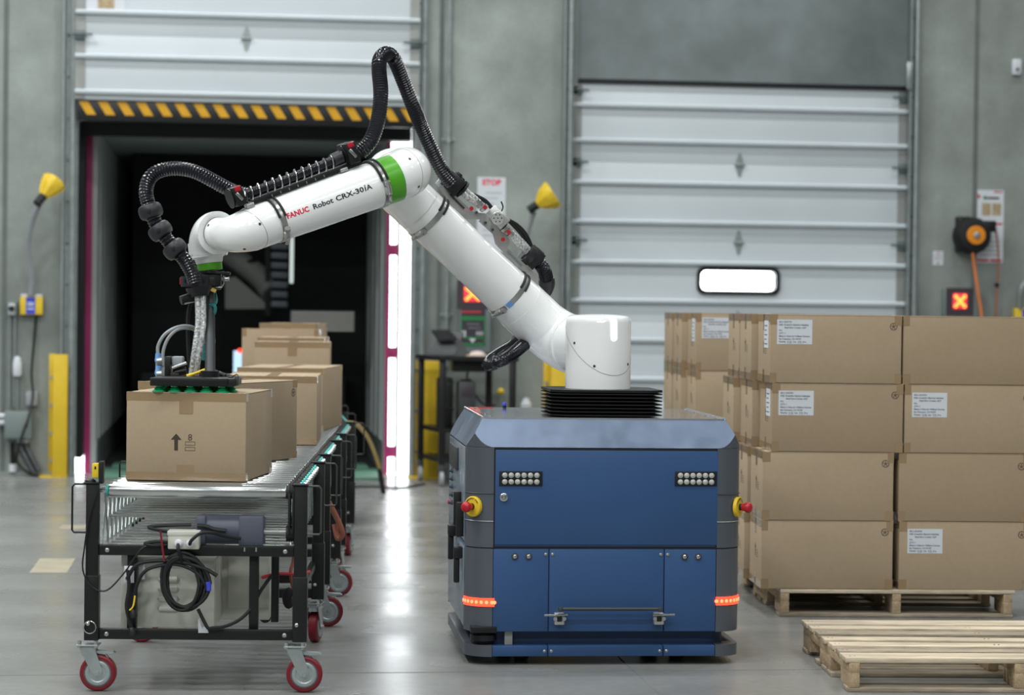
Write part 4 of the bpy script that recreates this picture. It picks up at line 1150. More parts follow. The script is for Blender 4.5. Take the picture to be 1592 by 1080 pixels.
for k in range(int(turns * 14) + 1):
    f = k / (turns * 14); px = 394 + (537 - 394) * f; a = 2 * PI * turns * f
    c = top(px, .040 + .004 * f)
    spn.append(c + upf * math.sin(a) * .027 + cam_perp * math.cos(a) * .025)
rpart('return_spring', B().tube(spn, .0026, 7), m_chrome)
rpart('spring_collar', B().cyl(top(534, .05), top(548, .053), .026, n=20), m_bead)
rpart('spring_collar', B().cyl(top(390, .046), top(398, .046), .022, n=20), m_bead)
for px, h, sz in ((384, .052, .062), (560, .056, .07)):
    Mx = Matrix((df, upf.cross(df), upf)).transposed()
    cb = rpart('hose_clamp', B().box(top(px, h), (sz * .62, .085, sz * 1.15), .006, Mx), m_black)
    rpart('clamp_lever', B().box(top(px, h + sz * .36) + cam_perp * .044, (sz * .36, .005, .018), .002, Mx), m_red, cb, label='red clamp lever')
    rpart('clamp_plate', B().box(top(px - 1, h - .006) + cam_perp * .0445, (.012, .006, sz * .55), .002, Mx @ Matrix.Rotation(R(28), 3, 'Y')), m_chrome, cb)
    rpart('clamp_ring', B().lathe(top(px, h) + df * sz * .31, df, [(0, .036), (.006, .038), (.006, .03)], 24), m_black, cb)

# wrist hose with three collars
da = 8.33
HA = pp([(303, 440, da), (298, 424, da), (287, 404, da), (272, 387, da), (258, 370, da), (246, 354, da), (237, 336, da), (231, 318, da), (227, 299, da), (231, 280, da), (243, 268, da), (262, 262.5, da), (284, 262.5, da), (306, 268, da), (328, 279, da), (350, 291, da), (368, 299, da), (386, 303, da)])
rpart('wrist_hose', corrugated(HA, .027, .0104, .0034, 24), m_hose)
cA = smooth(HA, 14)
for px, py in ((232, 329), (247, 361), (269, 389)):
    q = P(px, py, da); i = min(range(2, len(cA) - 2), key=lambda k: (cA[k] - q).length)
    t = (cA[i + 2] - cA[i - 2]).normalized()
    cr = rpart('hose_collar', B().lathe(cA[i] - t * .026, t, [(0, .03), (.003, .037), (.012, .0425), (.026, .044), (.04, .0425), (.049, .037), (.052, .03)], 28), m_bead)
    rpart('collar_latch', B().box(cA[i] + (CAM - cA[i]).normalized() * .043 - Rh * .006, (.012, .006, .02), .002), m_black, cr)
# upper loop hose
HB = pp([(560, 237, 8.5), (574, 222, 8.5), (584, 200, 8.52), (590, 172, 8.54), (592, 142, 8.56), (589.5, 112, 8.6), (590, 95, 8.62), (597, 84.5, 8.66), (606, 85, 8.7), (615, 97, 8.72), (627, 126, 8.76), (640, 160, 8.8), (655, 196, 8.86), (672, 234, 8.9), (688, 266, 8.93), (703, 285, 8.95)])
rpart('loop_hose', corrugated(HB, .0288, .0100, .0034, 24), m_hose)
# shoulder clamp blocks, bracket and manifold above the upper arm
def DU(px): return 8.90 + (px - 595) / 275 * .353
def pb(px, py, off=0.0): return P(px, py, DU(px) + off)
def pxbox(name, px, py, ang_deg, wpx, hpx, dep, m_, parent=None, off=0.0, bev=.003, label=None):
    c = pb(px, py, off); s = DU(px) / FPX
    a = R(ang_deg); x = (Rv * math.cos(a) - Uv * math.sin(a)); y = (Rv * -math.sin(a) - Uv * math.cos(a)); z = x.cross(y)
    return rpart(name, B().box(c, (wpx * s, hpx * s, dep), bev, Matrix((x, y, z)).transposed()), m_, parent, label=label)
k1 = pxbox('dress_clamp', 705, 286, 42, 30, 28, .08, m_black)
pxbox('clamp_ear', 713, 274, 42, 9, 10, .07, m_black, k1); pxbox('clamp_ear', 718, 281, 42, 6, 9, .07, m_black, k1)
rpart('clamp_ring', B().lathe(pb(696, 276), (pb(710, 292) - pb(696, 276)), [(0, .04), (.01, .043), (.02, .04)], 24), m_bead, k1)
rpart('clamp_ring', B().lathe(pb(715, 293), (pb(722, 300) - pb(715, 293)), [(0, .04), (.01, .042), (.014, .032)], 24), m_black, k1)
k2 = pxbox('dress_clamp', 829, 400, 45, 26, 30, .08, m_black)
pxbox('clamp_ear', 840, 393, 45, 12, 7, .07, m_black, k2); pxbox('clamp_ear', 836, 389, 45, 9, 6, .07, m_black, k2)
rpart('clamp_ring', B().lathe(pb(817, 393), (pb(824, 400) - pb(817, 393)), [(0, .044), (.012, .046), (.03, .042)], 24), m_bead, k2)
def bracket(poly, m_=m_alu, th=.006, off=-.02, name='bracket_plate'):
    return rpart(name, B().prism([pb(x, y, off) for x, y in poly], Fh * th), m_, ra)
# slotted lower rail, raised middle and slotted upper rail
bracket([(681, 292), (687, 296), (727, 340), (722, 343)], m_alu)
bk = bracket([(681, 291), (690, 287), (735, 329), (762, 333), (782, 357), (772, 357), (757, 341), (727, 341)])
bracket([(752, 331), (762, 333), (790, 362), (793, 379), (783, 390), (770, 380), (766, 364), (744, 344)])
bracket([(766, 364), (783, 362), (783, 380), (833, 426), (826, 432), (774, 384)])
bracket([(824, 424), (836, 424), (838, 446), (825, 452), (815, 442)])
rpart('bracket_slot', B().bar(pb(700, 302, -.024), pb(722, 324, -.024), .002, .007, up=Fh.cross(Rv)), m_dgrey, bk)
rpart('bracket_slot', B().bar(pb(790, 390, -.024), pb(812, 412, -.024), .002, .007, up=Fh.cross(Rv)), m_zinc, bk)
for px, py in ((755, 346), (766, 357), (741, 330)):
    rpart('bracket_bolt', B().cyl(pb(px, py, -.022), pb(px, py, -.03), .0055, n=10), m_dgrey, bk)
pxbox('bracket_tab', 686, 283, 42, 12, 16, .03, m_zinc, bk, off=.01); pxbox('bracket_tab', 819, 434, 45, 14, 12, .03, m_zinc, bk, off=.01)
mf = pxbox('valve_manifold', 774, 338, 45, 34, 21, .06, m_alu, off=-.01)
mc = pb(774, 339, -.05)
rpart('valve_cap', B().lathe(mc, (CAM - mc).normalized(), [(-.01, .026), (.006, .026), (.009, .023), (.009, 0)], 24), m_alu, mf)
for k in range(7):
    a = 2 * PI * k / 6; q = mc + (CAM - mc).normalized() * .0095 + ((Rv * math.cos(a) + Uv * math.sin(a)) * .015 if k < 6 else V())
    rpart('cap_hole', B().cyl(q, q + (CAM - mc).normalized() * .0008, .0026, n=10), m_black, mf)
for px, py, wd in ((746, 318, 13), (752, 323, 15), (741, 313, 12), (789, 359, 13), (784, 355, 16), (794, 364, 13)):
    d_ = (pb(px + 4, py + 4.5) - pb(px, py)).normalized()
    rpart('hose_fitting', B().cyl(pb(px, py, -.03) - d_ * .006, pb(px, py, -.03) + d_ * .007, wd / 2 * 9 / FPX, n=8 if wd > 14 else 16), m_steel, mf)
for px, py in ((754, 322), (733, 324), (791, 361), (782, 372)):
    rpart('red_button', B().cyl(pb(px, py, -.045), pb(px, py, -.065), .0085, n=12), m_red, mf)
for o in (0, 5):
    rpart('braided_hose', B().tube(smooth([pb(716 + o, 297 - o * .6, -.02), pb(728 + o, 307 - o * .6, -.03), pb(742 + o * .4, 316 - o * .4, -.03)], 6), .0125, 12), m_braid)
    rpart('braided_hose', B().tube(smooth([pb(792 + o * .5, 364 - o * .5, -.03), pb(804 + o, 377 - o * .6, -.03), pb(818 + o, 392 - o * .6, -.02)], 6), .0125, 12), m_braid)
rpart('black_lead', B().tube(smooth([pb(736, 303, -.01), pb(754, 312, .0), pb(764, 323, 0)], 6), .009, 8), m_rubber)
for o in (0, 4, 7):
    rpart('black_lead', B().tube(smooth([pb(785 + o * .4, 338 + o * .3, 0), pb(797 + o, 350 - o * .2, .0), pb(812 + o, 367 - o * .3, 0), pb(822 + o, 388, 0), pb(828 + o * .5, 398, 0)], 6), .0055, 8), m_rubber)
rpart('black_lead', B().tube(smooth([pb(778, 331, -.01), pb(782, 322, -.01), pb(779, 313, -.01)], 5), .003, 6), m_rubber)
# lower hose, and the loop hanging below the arm
HC = [pb(826, 396, .01), pb(838, 408, .01), pb(847, 422, .02), pb(850, 438, .05)]
rpart('lower_hose', corrugated(HC, .0285, .0100, .003, 22), m_hose)
rpart('hose_cuff', B().tube(smooth([pb(849, 432, .04), pb(850, 442, .06), pb(843, 455, .1), pb(828, 462, .16)], 6), .033, 22), m_bead)
HD = [pb(832, 462, .16), pb(822, 490, .2), pb(812, 518, .17), pb(798, 536, .11), pb(778, 549, .06), pb(763, 560, .0), pb(762, 566, -.07), pb(775, 562, -.12), pb(795, 551, -.10), pb(815, 535, -.02), pb(835, 520, .1)]
rpart('hanging_hose', corrugated(HD, .0265, .0100, .003, 22), m_hose)

# tool flange and hose clamp at the wrist
def pt(px, py, off=0.0): return P(px, py, dfl + off)
rpart('tool_flange', B().cyl(FL, pt(327, 425), .05, n=28), m_black)
rpart('tool_changer', B().box(pt(328, 437), (.075, .075, .062), .006, Matrix.Rotation(AG_RZ, 3, 'Z')), m_black)
rpart('flange_arm', B().bar(pt(326, 423, -.03), pt(358, 425, -.03), .03, .01, bev=.002), m_black)
rpart('flange_pin', B().cyl(pt(346, 433, -.03), pt(356, 433, -.03), .009, n=12), m_chrome)
rpart('flange_pin', B().cyl(pt(349, 429, -.03), pt(349, 437, -.03), .005, n=10), m_chrome)
rpart('wire_bracket', B().tube([pt(330, 447, -.045), pt(345, 446, -.045), pt(348, 440, -.045), pt(347, 428, -.045)], .003, 8), m_chrome)
hc = pt(305, 437, -.06)
wc_ = rpart('wrist_hose_clamp', B().lathe(hc - Zv * .02, (0, 0, 1), [(0, .05), (0, .055), (.037, .055), (.037, .05)], 32), m_bead)
rpart('clamp_fill', B().cyl(hc - Zv * .018, hc + Zv * .014, .05, n=28), m_black, wc_)
rpart('clamp_lever', B().box(hc - Rh * .056, (.006, .02, .026), .002, Matrix.Rotation(-YAW, 3, 'Z')), m_red, wc_, label='red clamp lever')
for a in (-40, 0, 38):
    dd = (Rh * math.sin(R(a)) - Fh * math.cos(R(a)))
    rpart('clamp_slot', B().box(hc + dd * .0552, (.008, .004, .014), 0, Matrix.Rotation(-YAW + R(a), 3, 'Z')), m_black, wc_)
rpart('hose_boot', B().lathe(pt(309, 446, -.06), (pt(311, 461, -.06) - pt(309, 446, -.06)), [(0, .048), (.01, .046), (.026, .034), (.034, .033)], 26), m_black)
rpart('clamp_bars', B().box(pt(326, 437, -.07), (.04, .02, .03), .003), m_black, wc_)

# ================================================================== VACUUM GRIPPER (held by the arm)
plz = 1.0235
plz += .0015
gp = PZ(305, 608.3, plz)
gr = thing('vacuum_gripper', 'black suction gripper with green cups on the nearest conveyor carton', 'gripper', (gp.x, gp.y, plz))
def gput(name, b, m_, parent=None, **k): return put(name, b, m_, parent or gr, w=True, **k)
gm = Matrix.Rotation(R(-7), 3, 'Z')
def gl(x, y, z): return gp + gm @ V((x, y, 0)) + V((0, 0, plz - gp.z + z))
cup_h = .026
gput('plate', B().box(gl(0, 0, cup_h + .010), (.30, .20, .029), .004, gm), m_black)
gput('plate_rail', B().box(gl(-.01, -.102, cup_h + .012), (.27, .012, .026), .003, gm), m_blackm)
for x in (.13, .152):
    gput('end_block', B().box(gl(x, -.06, cup_h + .016), (.014, .03, .034), .003, gm), m_dgrey)
for i in range(5):
    for j in range(3):
        x = -.122 + i * .056 + (j % 2) * .022; y = -.07 + j * .07
        c = gl(x, y, 0)
        gput('suction_cup', B().lathe(c, (0, 0, 1), [(0.0, .0235), (.003, .0245), (.006, .022), (.008, .015), (.011, .0175), (.014, .015), (.016, .0105), (cup_h + .004, .0105)], 20), m_cup)
# tool column and hoses
cb_ = pt(327, 452); ct = gl(.02, .01, cup_h + .03)
dcol = (ct - cb_)
gput('tool_column', B().cyl(pt(327, 451), gl(.04, .07, cup_h + .026), .0165, .019, n=20), m_dgrey)
gput('column_base', B().cyl(gl(.04, .06, cup_h + .024), gl(.04, .06, cup_h + .046), .034, n=20), m_black)
for k, o in enumerate((-4.2, 4.2)):
    pts = smooth([pt(311 + o, 459, -.07), pt(312 + o, 480, -.08), pt(312 + o, 505, -.09), pt(308 + o, 535, -.1), pt(304 + o * .9, 560, -.1), pt(301 + o * .9, 583, -.09)], 8)
    gput('braided_hose', B().tube(pts, .0105, 14), m_braid)
gput('black_hose', B().tube(smooth([pt(300, 462, -.02), pt(293, 485, -.02), pt(292, 510, -.02), pt(293, 545, -.02), pt(296, 583, -.02)], 8), .007, 8), m_rubber)
gput('handle', B().cyl(pt(281, 467, -.05), pt(303, 461, -.03), .0165, .02, n=18), m_black)
gput('handle_plate', B().bar(pt(286, 472, -.05), pt(303, 468, -.03), .02, .006, up=Zv), m_grey)
gput('tan_tag', B().box(pt(330, 450, -.06), (.03, .004, .014), .002, Matrix.Rotation(R(25), 3, 'Y')), m_tan)
# valve block with blue elbows
vb = gput('valve_block', B().box(pt(251, 570, -.06), (.035, .06, .072), .003, gm), m_grey)
gput('valve_block_cover', B().box(pt(262, 570, -.055), (.022, .07, .076), .003, gm), m_black, vb)
gput('valve_body', B().box(pt(277, 561, -.05), (.04, .05, .035), .006, gm), m_grey, vb)
gput('valve_coil', B().cyl(pt(272, 580, -.06), pt(290, 576, -.06), .016, n=16), m_black, vb)
gput('valve_stem', B().cyl(pt(268, 572, -.08), pt(290, 564, -.08), .006, n=10), m_alu, vb)
gput('valve_foot', B().box(pt(268, 584, -.05), (.06, .07, .02), .003, gm), m_black, vb)
for (ax_, ay, bx_, by) in ((245, 561, 246, 549), (245, 581, 248, 568)):
    fw = gput('elbow_fitting', B().tube(smooth([pt(ax_ + 5, ay, -.09), pt(ax_, ay, -.09), pt(ax_ + .5, ay - 5, -.09), pt(bx_, by, -.09)], 5), .0098, 12), m_bluepl, vb)
    gput('fitting_collar', B().cyl(pt(ax_ + 6, ay, -.09), pt(ax_ - 2, ay + 1, -.095), .015, n=16), m_zinc, vb)
gput('air_tube', B().tube(smooth([pt(245.5, 550, -.09), pt(246, 537, -.09), pt(256, 520, -.09), pt(274, 509, -.08), pt(294, 507, -.05), pt(312, 515, .0), pt(326, 530, .02), pt(327, 545, .03)], 8), .0062, 10), m_grey)
gput('air_tube', B().tube(smooth([pt(253, 568, -.09), pt(254, 545, -.09), pt(262, 525, -.09), pt(276, 512, -.08), pt(292, 510, -.05), pt(306, 515, .0), pt(322, 535, .02), pt(326, 548, .03)], 8), .0062, 10), m_grey)
gput('teal_cable', B().tube(smooth([pt(334, 455, .02), pt(336, 466, .0), pt(333, 473, -.02), pt(321, 474, -.02)], 6), .0062, 10), m_tealcable)
gput('teal_cable', B().tube(smooth([pt(320, 474, -.03), pt(333, 475, -.05), pt(334, 485, -.05), pt(325, 499, -.03), pt(324, 512, -.02), pt(331, 525, -.02), pt(333, 530, -.02)], 8), .0062, 10), m_tealcable)
gput('teal_cable', B().tube(smooth([pt(321, 498, .03), pt(317, 515, .03), pt(320, 535, .03), pt(318, 560, .03)], 6), .011, 10), m_tealcable)
gput('grey_cable', B().tube(smooth([pt(333, 530, -.02), pt(330, 541, -.02), pt(326, 545, -.01)], 6), .0055, 10), m_grey)
gput('grey_cable', B().tube(smooth([pt(318, 545, -.05), pt(324, 555, -.05), pt(326, 575, -.06), pt(326, 585, -.06)], 6), .004, 8), m_grey)
for x0_, y0_, x1_, y1_ in ((322, 579, 342, 586), (330, 576, 350, 585), (345, 582, 362, 587), (318, 583, 335, 588)):
    gput('sensor_plug', B().cyl(pt(x0_, y0_, -.09), pt(x1_, y1_, -.1), .0085, .0095, n=12), m_rubber)
    gput('plug_collar', B().cyl(pt((x0_ + x1_) / 2, (y0_ + y1_) / 2, -.094), pt((x0_ + x1_) / 2 + 4, (y0_ + y1_) / 2 + 1.5, -.095), .0105, n=12), m_dgrey)
gput('thin_wire', B().tube(smooth([pt(350, 585, -.1), pt(360, 586, -.1), pt(368, 582, -.1), pt(371, 588, -.1), pt(366, 593, -.1)], 6), .002, 6), m_black)
gput('yellow_connector', B().cyl(pt(291, 585, -.13), pt(304, 580, -.13), .0085, .005, n=12), m_yellow)
gput('yellow_connector', B().cyl(pt(304, 580, -.13), pt(319, 575, -.13), .005, .007, n=12), m_yellow)

# ================================================================== ROLLER CONVEYOR
CV_RZ = R(-5.25)
c0 = CAMXY(-1.078, 7.97)
cvM = Matrix.Translation(V((c0.x, c0.y, 0))) @ Matrix.Rotation(CV_RZ, 4, 'Z')
cv = thing('roller_conveyor', 'expandable roller conveyor on black legs with red casters carrying a row of cartons', 'conveyor', (c0.x, c0.y, 0), CV_RZ)
HW = .355                                   # post centre half width
RZc, RR = .689, .0245                       # roller axis height, radius
NR, SP = 68, .1
drum_l = .305
def bend(y): return -.08 * max(0.0, y - 4.4)
for i in range(NR):
    y = .02 + i * SP
    if i == 0:
        ro = put('roller', B().lathe((-drum_l, 0, 0), (1, 0, 0), [(0, .01), (0, RR - .002), (.003, RR), (2 * drum_l - .003, RR), (2 * drum_l, RR - .002), (2 * drum_l, .01)], 24), m_chrome, cv)
        pu = put('drive_pulley', B().lathe((drum_l + .0, 0, 0), (1, 0, 0), [(0, .012), (0, .0236), (.012, .0236), (.014, .019), (.018, .019), (.020, .0238), (.032, .0238), (.034, .012)], 18), m_rubber, ro)
        te = put('drive_ring', B().lathe((drum_l + .035, 0, 0), (1, 0, 0), [(0, .01), (0, .021), (.008, .021), (.008, .01)], 18), m_teal, ro)
        ax_ = put('axle', B().cyl((-HW + .01, 0, 0), (HW - .012, 0, 0), .0085, n=10), m_chrome, ro)
        nu = put('axle_nut', B().cyl((HW - .02, 0, 0), (HW + .002, 0, 0), .0125, n=8), m_chrome, ro)
        te2 = put('end_ring', B().lathe((-drum_l - .009, 0, 0), (1, 0, 0), [(0, .01), (0, .021), (.008, .021), (.008, .01)], 18), m_teal, ro)
        rsubs = [pu, te, ax_, nu, te2]
        ro.location = (0, y, RZc)
    else:
        r2 = ro.copy(); COL.objects.link(r2); r2.location = (bend(y), y, RZc)
        for q in rsubs[:4]:
            q2 = q.copy(); COL.objects.link(q2); q2.parent = r2
# lazy-tong lattice: mid and low rods, crossing flat links
ra1 = None
for i in range(NR - 1):
    for z in (.598, .503):
        y = .02 + (i + .5 * (z > .55)) * SP
        if ra1 is None:
            ra1 = put('cross_rod', B().cyl((-HW + .045, 0, 0), (HW - .04, 0, 0), .0048, n=10), m_chrome, cv); ra1.location = (0, y, z)
        else:
            q = ra1.copy(); COL.objects.link(q); q.location = (bend(y), y, z)
lk = {}
for side in (-1, 1):
    for dr in (-1, 1):
        x = side * (HW - .03) + dr * .004
        for i in range(NR - 1):
            y0_ = .02 + i * SP
            if (side, dr) not in lk:
                a, e = (V((x, 0, .689)), V((x, SP, .503))) if dr > 0 else (V((x, 0, .503)), V((x, SP, .689)))
                lk[(side, dr)] = put('scissor_link', B().bar(a, e, .016, .004, up=V((1, 0, 0))), m_zinc, cv)
                lk[(side, dr)].location = (0, y0_, 0)
            else:
                q = lk[(side, dr)].copy(); COL.objects.link(q); q.location = (bend(y0_), y0_, 0)
# legs: black H frames, red casters, wire hand loops
def caster(parent_name, x, y, ang, label=None):
    """caster as one part with sub-parts; wheel radius .063"""
    Mx = Matrix.Translation(V((x, y, 0))) @ Matrix.Rotation(ang, 4, 'Z')
    def tr(b): b.bm.transform(Mx); return b
    b = B(); b.box((0, 0, .160), (.075, .07, .006), .002); b.cyl((0, 0, .128), (0, 0, .16), .026, n=18)
    b.box((0, 0, .152), (.06, .055, .008), .002)
    for s in (-1, 1):
        b.prism([V((-.026, s * .024 - .0015, .145)), V((.026, s * .024 - .0015, .145)), V((.05, s * .024 - .0015, .075)), V((.045, s * .024 - .0015, .055)), V((.028, s * .024 - .0015, .052)), V((.012, s * .024 - .0015, .07))], (0, .003, 0))
    b.box((0, 0, .146), (.055, .052, .005), .001)
    fk = put('caster', tr(b), m_zinc, cv, label=label)
    wc = V((.034, 0, .0635))
    put('wheel', tr(B().lathe(wc - V((0, .018, 0)), (0, 1, 0), [(0, .045), (0, .056), (.005, .0625), (.031, .0625), (.036, .056), (.036, .045)], 32)), m_wheelred, fk, label='dark red caster tread')
    put('wheel_ring', tr(B().lathe(wc - V((0, .0165, 0)), (0, 1, 0), [(-.0025, .0), (-.0025, .0475), (.0355, .0475), (.0355, 0)], 28)), m_greyhub, fk)
    put('wheel_hub', tr(B().lathe(wc - V((0, .0225, 0)), (0, 1, 0), [(0, 0), (0, .012), (.0015, .015), (.0025, .028), (.0005, .031), (.0005, .038), (.0025, .0425), (.0425, .0425), (.0445, .038), (.0445, .031), (.0425, .028), (.0435, .015), (.045, .012), (.045, 0)], 28)), m_hub, fk)
    put('axle_bolt', tr(B().cyl(wc - V((0, .034, 0)), wc + V((0, .034, 0)), .0075, n=8)), m_chrome, fk)
    put('brake_lever', tr(B().prism([V((.01, -.018, .142)), V((.085, -.018, .138)), V((.092, -.018, .132)), V((.06, -.018, .130)), V((.01, -.018, .134))], (0, .036, 0)).bar((.055, 0, .135), (.072, 0, .108), .02, .003)), m_zinc, fk)
    for sx in (-.028, .028):
        for sy in (-.025, .025):
            pass
    put('plate_bolts', tr(B().cyl((-.028, -.026, .152), (-.028, -.026, .176), .007, n=8).cyl((.028, -.026, .152), (.028, -.026, .176), .007, n=8)), m_chrome, fk, kind='stuff')
def frame_(y, x_in=0.0, bars=True, left=True, zt=.715, pw=.044):
    for s in (-1, 1):
        if s < 0 and not left: continue
        x = s * (HW + .002 - x_in) + bend(y)
        p_ = put('leg_post', B().bx(x - pw / 2, x + pw / 2, y - .02, y + .02, .176, zt, .003), m_blackm, cv)
        put('post_cap', B().bx(x - pw / 2 - .008, x + pw / 2 + .004, y - .026, y + .026, zt, zt + .005, .001), m_blackm, p_)
        put('post_sleeve', B().bx(x - pw / 2 - .003, x + pw / 2 + .003, y - .022, y + .022, .176, .40, .003), m_blackm, p_)
        lp = [V((x + s * .0, y - .01, zt - .002)), V((x + s * .062, y - .01, zt - .002)), V((x + s * .07, y - .01, zt - .012)), V((x + s * .07, y - .01, zt - .16)), V((x + s * .064, y - .01, zt - .168)), V((x + s * .02, y - .01, zt - .168))]
        put('hand_loop', B().tube(lp, .0035, 8), m_blackm if s < 0 else m_dgrey, p_)
        put('pull_pin', B().sphere((x - .01, y - .025, .235), .0085, 10), m_chrome, p_)
        if s < 0 and y < .1:
            put('pin_ring', B().tube([V((x - .004 + .021 * math.cos(a_), y - .026, .222 + .021 * math.sin(a_))) for a_ in [2 * PI * k / 20 for k in range(20)]], .002, 6, closed=True), m_steel, p_)
    if bars:
        for z in (.198, .487):
            br = put('cross_bar', B().bx(-HW + .02 + bend(y), HW - .02 + bend(y), y - .014, y + .014, z - .018, z + .018, .003), m_blackm, cv)
            for s in (-1, 1):
                put('bar_bolt', B().lathe((s * (HW - .05) + bend(y), y - .014, z), (0, -1, 0), [(0, .008), (.004, .0075), (.006, .004), (.006, 0)], 10), m_steel, br)
FRY = [0.0, 1.17, 1.66, 2.68, 3.25, 4.4, 5.5, 6.6]
for i, y in enumerate(FRY):
    frame_(y, bars=True)
    for s in (-1, 1):
        a = (0.0 if i in (0, 2, 3) else R(80)) if s > 0 else (0.0 if i != 2 else R(60))
        caster('caster', s * (HW - .002) - (0.015 if s < 0 else 0.012) + bend(y), y, a)
# second, inner posts of the front frame
for x in (-.225, .195):
    put('inner_post', B().bx(x - .016, x + .016, .02, .06, .2, .487, .003), m_blackm, cv)
put('inner_post', B().bx(.235, .262, .3, .33, .2, .487, .003), m_blackm, cv)
put('side_rail', B().bx(HW - .03, HW - .005, .02, 1.17, .30, .325, .003), m_blackm, cv)
put('inner_bar', B().bx(-.1, HW - .02, .52, .545, .325, .35, .003), m_blackm, cv)
# sensor on the front left post
sx0 = -HW + .0
se = put('photo_sensor', B().bx(sx0 - .005, sx0 + .018, -.02, .012, .735, .785, .004), m_yellow, cv, label='yellow photo sensor')
put('sensor_bracket', B().bx(sx0 + .018, sx0 + .034, -.018, .02, .715, .792, .003), m_black, se)
put('sensor_lens', B().bx(sx0 + .004, sx0 + .010, -.022, -.019, .765, .775, .001), m_rubber, se)
put('sensor_foot', B().lathe((sx0 - .012, 0, .718), (0, 0, 1), [(0, .02), (.008, .018), (.014, .008), (.014, 0)], 14), m_black, se)
put('sensor_lead', B().tube(smooth([V((sx0 + .02, -.03, .70)), V((sx0 - .01, -.032, .60)), V((sx0 - .025, -.034, .50)), V((sx0 - .03, -.034, .42)), V((sx0 + .0, -.034, .365)), V((sx0 + .05, -.034, .35)), V((sx0 + .11, -.034, .41)), V((sx0 + .17, -.03, .495)), V((sx0 + .22, -.02, .50))], 6), .0028, 8), m_black, cv)
# motor, belts, junction box on the front cross bar
def cxp(px, py, y=-.02):                        # local coordinates for a photo point at local depth y
    d = 7.97 + y; p = P(px, py, d); return cvM.inverted() @ p
mo = put('drive_motor', B().lathe(V((.12 - .085 * 1, .06, .555)) + V((-.015, 0, 0)), (1, 0, 0), [(0, .045), (.0, .05), (.125, .05), (.125, .0)], 30), m_motor, cv, label='slate grey drive motor')
put('motor_flange', B().box((.012, .06, .553), (.036, .11, .105), .012), m_motor, mo)
put('gearbox', B().box((.185, .06, .548), (.085, .105, .115), .006), m_motor, mo)
put('gearbox_foot', B().box((.185, .045, .497), (.075, .09, .016), .003), m_motor, mo)
for x in (.165, .205):
    put('foot_bolt', B().cyl((x, -.008, .486), (x, -.008, .50), .007, n=8), m_steel, mo)
for x in (.316, .330):
    put('drive_belt', B().bx(x - .004, x + .004, -.004, .03, .545, .688, .002), m_rubber, cv)
    put('drive_belt', B().bx(x - .004, x + .004, .045, .06, .545, .688, .002), m_rubber, cv)
put('belt_sheave', B().cyl((.305, .03, .545), (.345, .03, .545), .028, n=20), m_rubber, cv)
put('motor_shaft', B().cyl((.22, .04, .548), (.345, .04, .548), .012, n=12), m_steel, cv)
jb = put('junction_box', B().bx(-.095, .012, -.045, .02, .495, .555, .004), m_beige, cv, label='pale junction box with two glands')
put('box_lid', B().bx(-.097, .014, -.047, .022, .541, .558, .003), m_beige, jb)
for x in (-.058, -.018):
    put('cable_gland', B().lathe((x, -.045, .516), (0, -1, 0), [(0, .014), (.008, .014), (.010, .011), (.018, .011), (.02, .007), (.02, 0)], 14), m_paper, jb)
put('power_lead', B().tube(smooth([V((-.018, -.062, .514)), V((-.01, -.075, .53)), V((.02, -.07, .553)), V((.06, -.055, .553)), V((.1, -.03, .54)), V((.15, -.005, .53))], 6), .0062, 8), m_rubber, cv)
put('power_lead', B().tube(smooth([V((-.058, -.062, .514)), V((-.055, -.075, .495)), V((-.048, -.06, .468)), V((-.045, -.045, .45))], 6), .0062, 8), m_rubber, cv)
put('power_lead', B().tube(smooth([V((-.02, .0, .575)), V((-.12, -.01, .572)), V((-.165, -.015, .567)), V((-.13, -.02, .558)), V((-.095, -.02, .553))], 6), .006, 8), m_rubber, cv)
put('power_lead', B().tube(smooth([V((.0, .0, .572)), V((.03, .0, .57)), V((.06, .0, .56)), V((.1, -.0, .555))], 6), .008, 8), m_rubber, cv)
put('power_lead', B().tube(smooth([V((-.09, -.02, .508)), V((-.14, -.03, .506)), V((-.175, -.03, .512)), V((-.14, -.03, .519)), V((-.09, -.02, .516))], 6), .006, 8), m_rubber, cv)
# cable coil hanging on a red strap
for k in range(6):
    ca, cb2 = random.uniform(.058, .078), random.uniform(.085, .1)
    cx, cz = -.035 + random.uniform(-.012, .012), .388 + random.uniform(-.012, .008)
    pts = [V((cx + ca * math.cos(a_) + (.0 if math.sin(a_) < 0 else -.012 * math.sin(a_)), -.032 - .008 * (k % 3) + .004 * math.sin(3 * a_), cz + cb2 * math.sin(a_))) for a_ in [2 * PI * j / 30 for j in range(30)]]
    put('coiled_cable', B().tube(pts, .0065, 8, closed=True), m_rubber, cv)
put('coiled_cable', B().tube(smooth([V((-.235, -.03, .39)), V((-.2, -.035, .44)), V((-.13, -.04, .455)), V((-.05, -.045, .452)), V((.03, -.045, .43)), V((.075, -.045, .405))], 6), .0068, 8), m_rubber, cv)
put('coiled_cable', B().tube(smooth([V((-.21, -.03, .30)), V((-.20, -.035, .37)), V((-.17, -.04, .42)), V((-.11, -.04, .44)), V((-.05, -.04, .44)), V((.01, -.045, .41)), V((.04, -.045, .36))], 6), .006, 8), m_rubber, cv)
put('coiled_cable', B().tube(smooth([V((.01, -.04, .29)), V((.03, -.04, .25)), V((.045, -.04, .225)), V((.06, -.035, .225)), V((.1, -.02, .228)), V((.15, 0, .25)), V((.19, .03, .29)), V((.215, .06, .34)), V((.25, .1, .39))], 6), .0062, 8), m_rubber, cv)
put('coiled_cable', B().tube(smooth([V((-.232, -.03, .42)), V((-.228, -.03, .36)), V((-.235, -.035, .3)), V((-.225, -.035, .25)), V((-.215, -.035, .215))], 6), .0065, 8), m_rubber, cv)
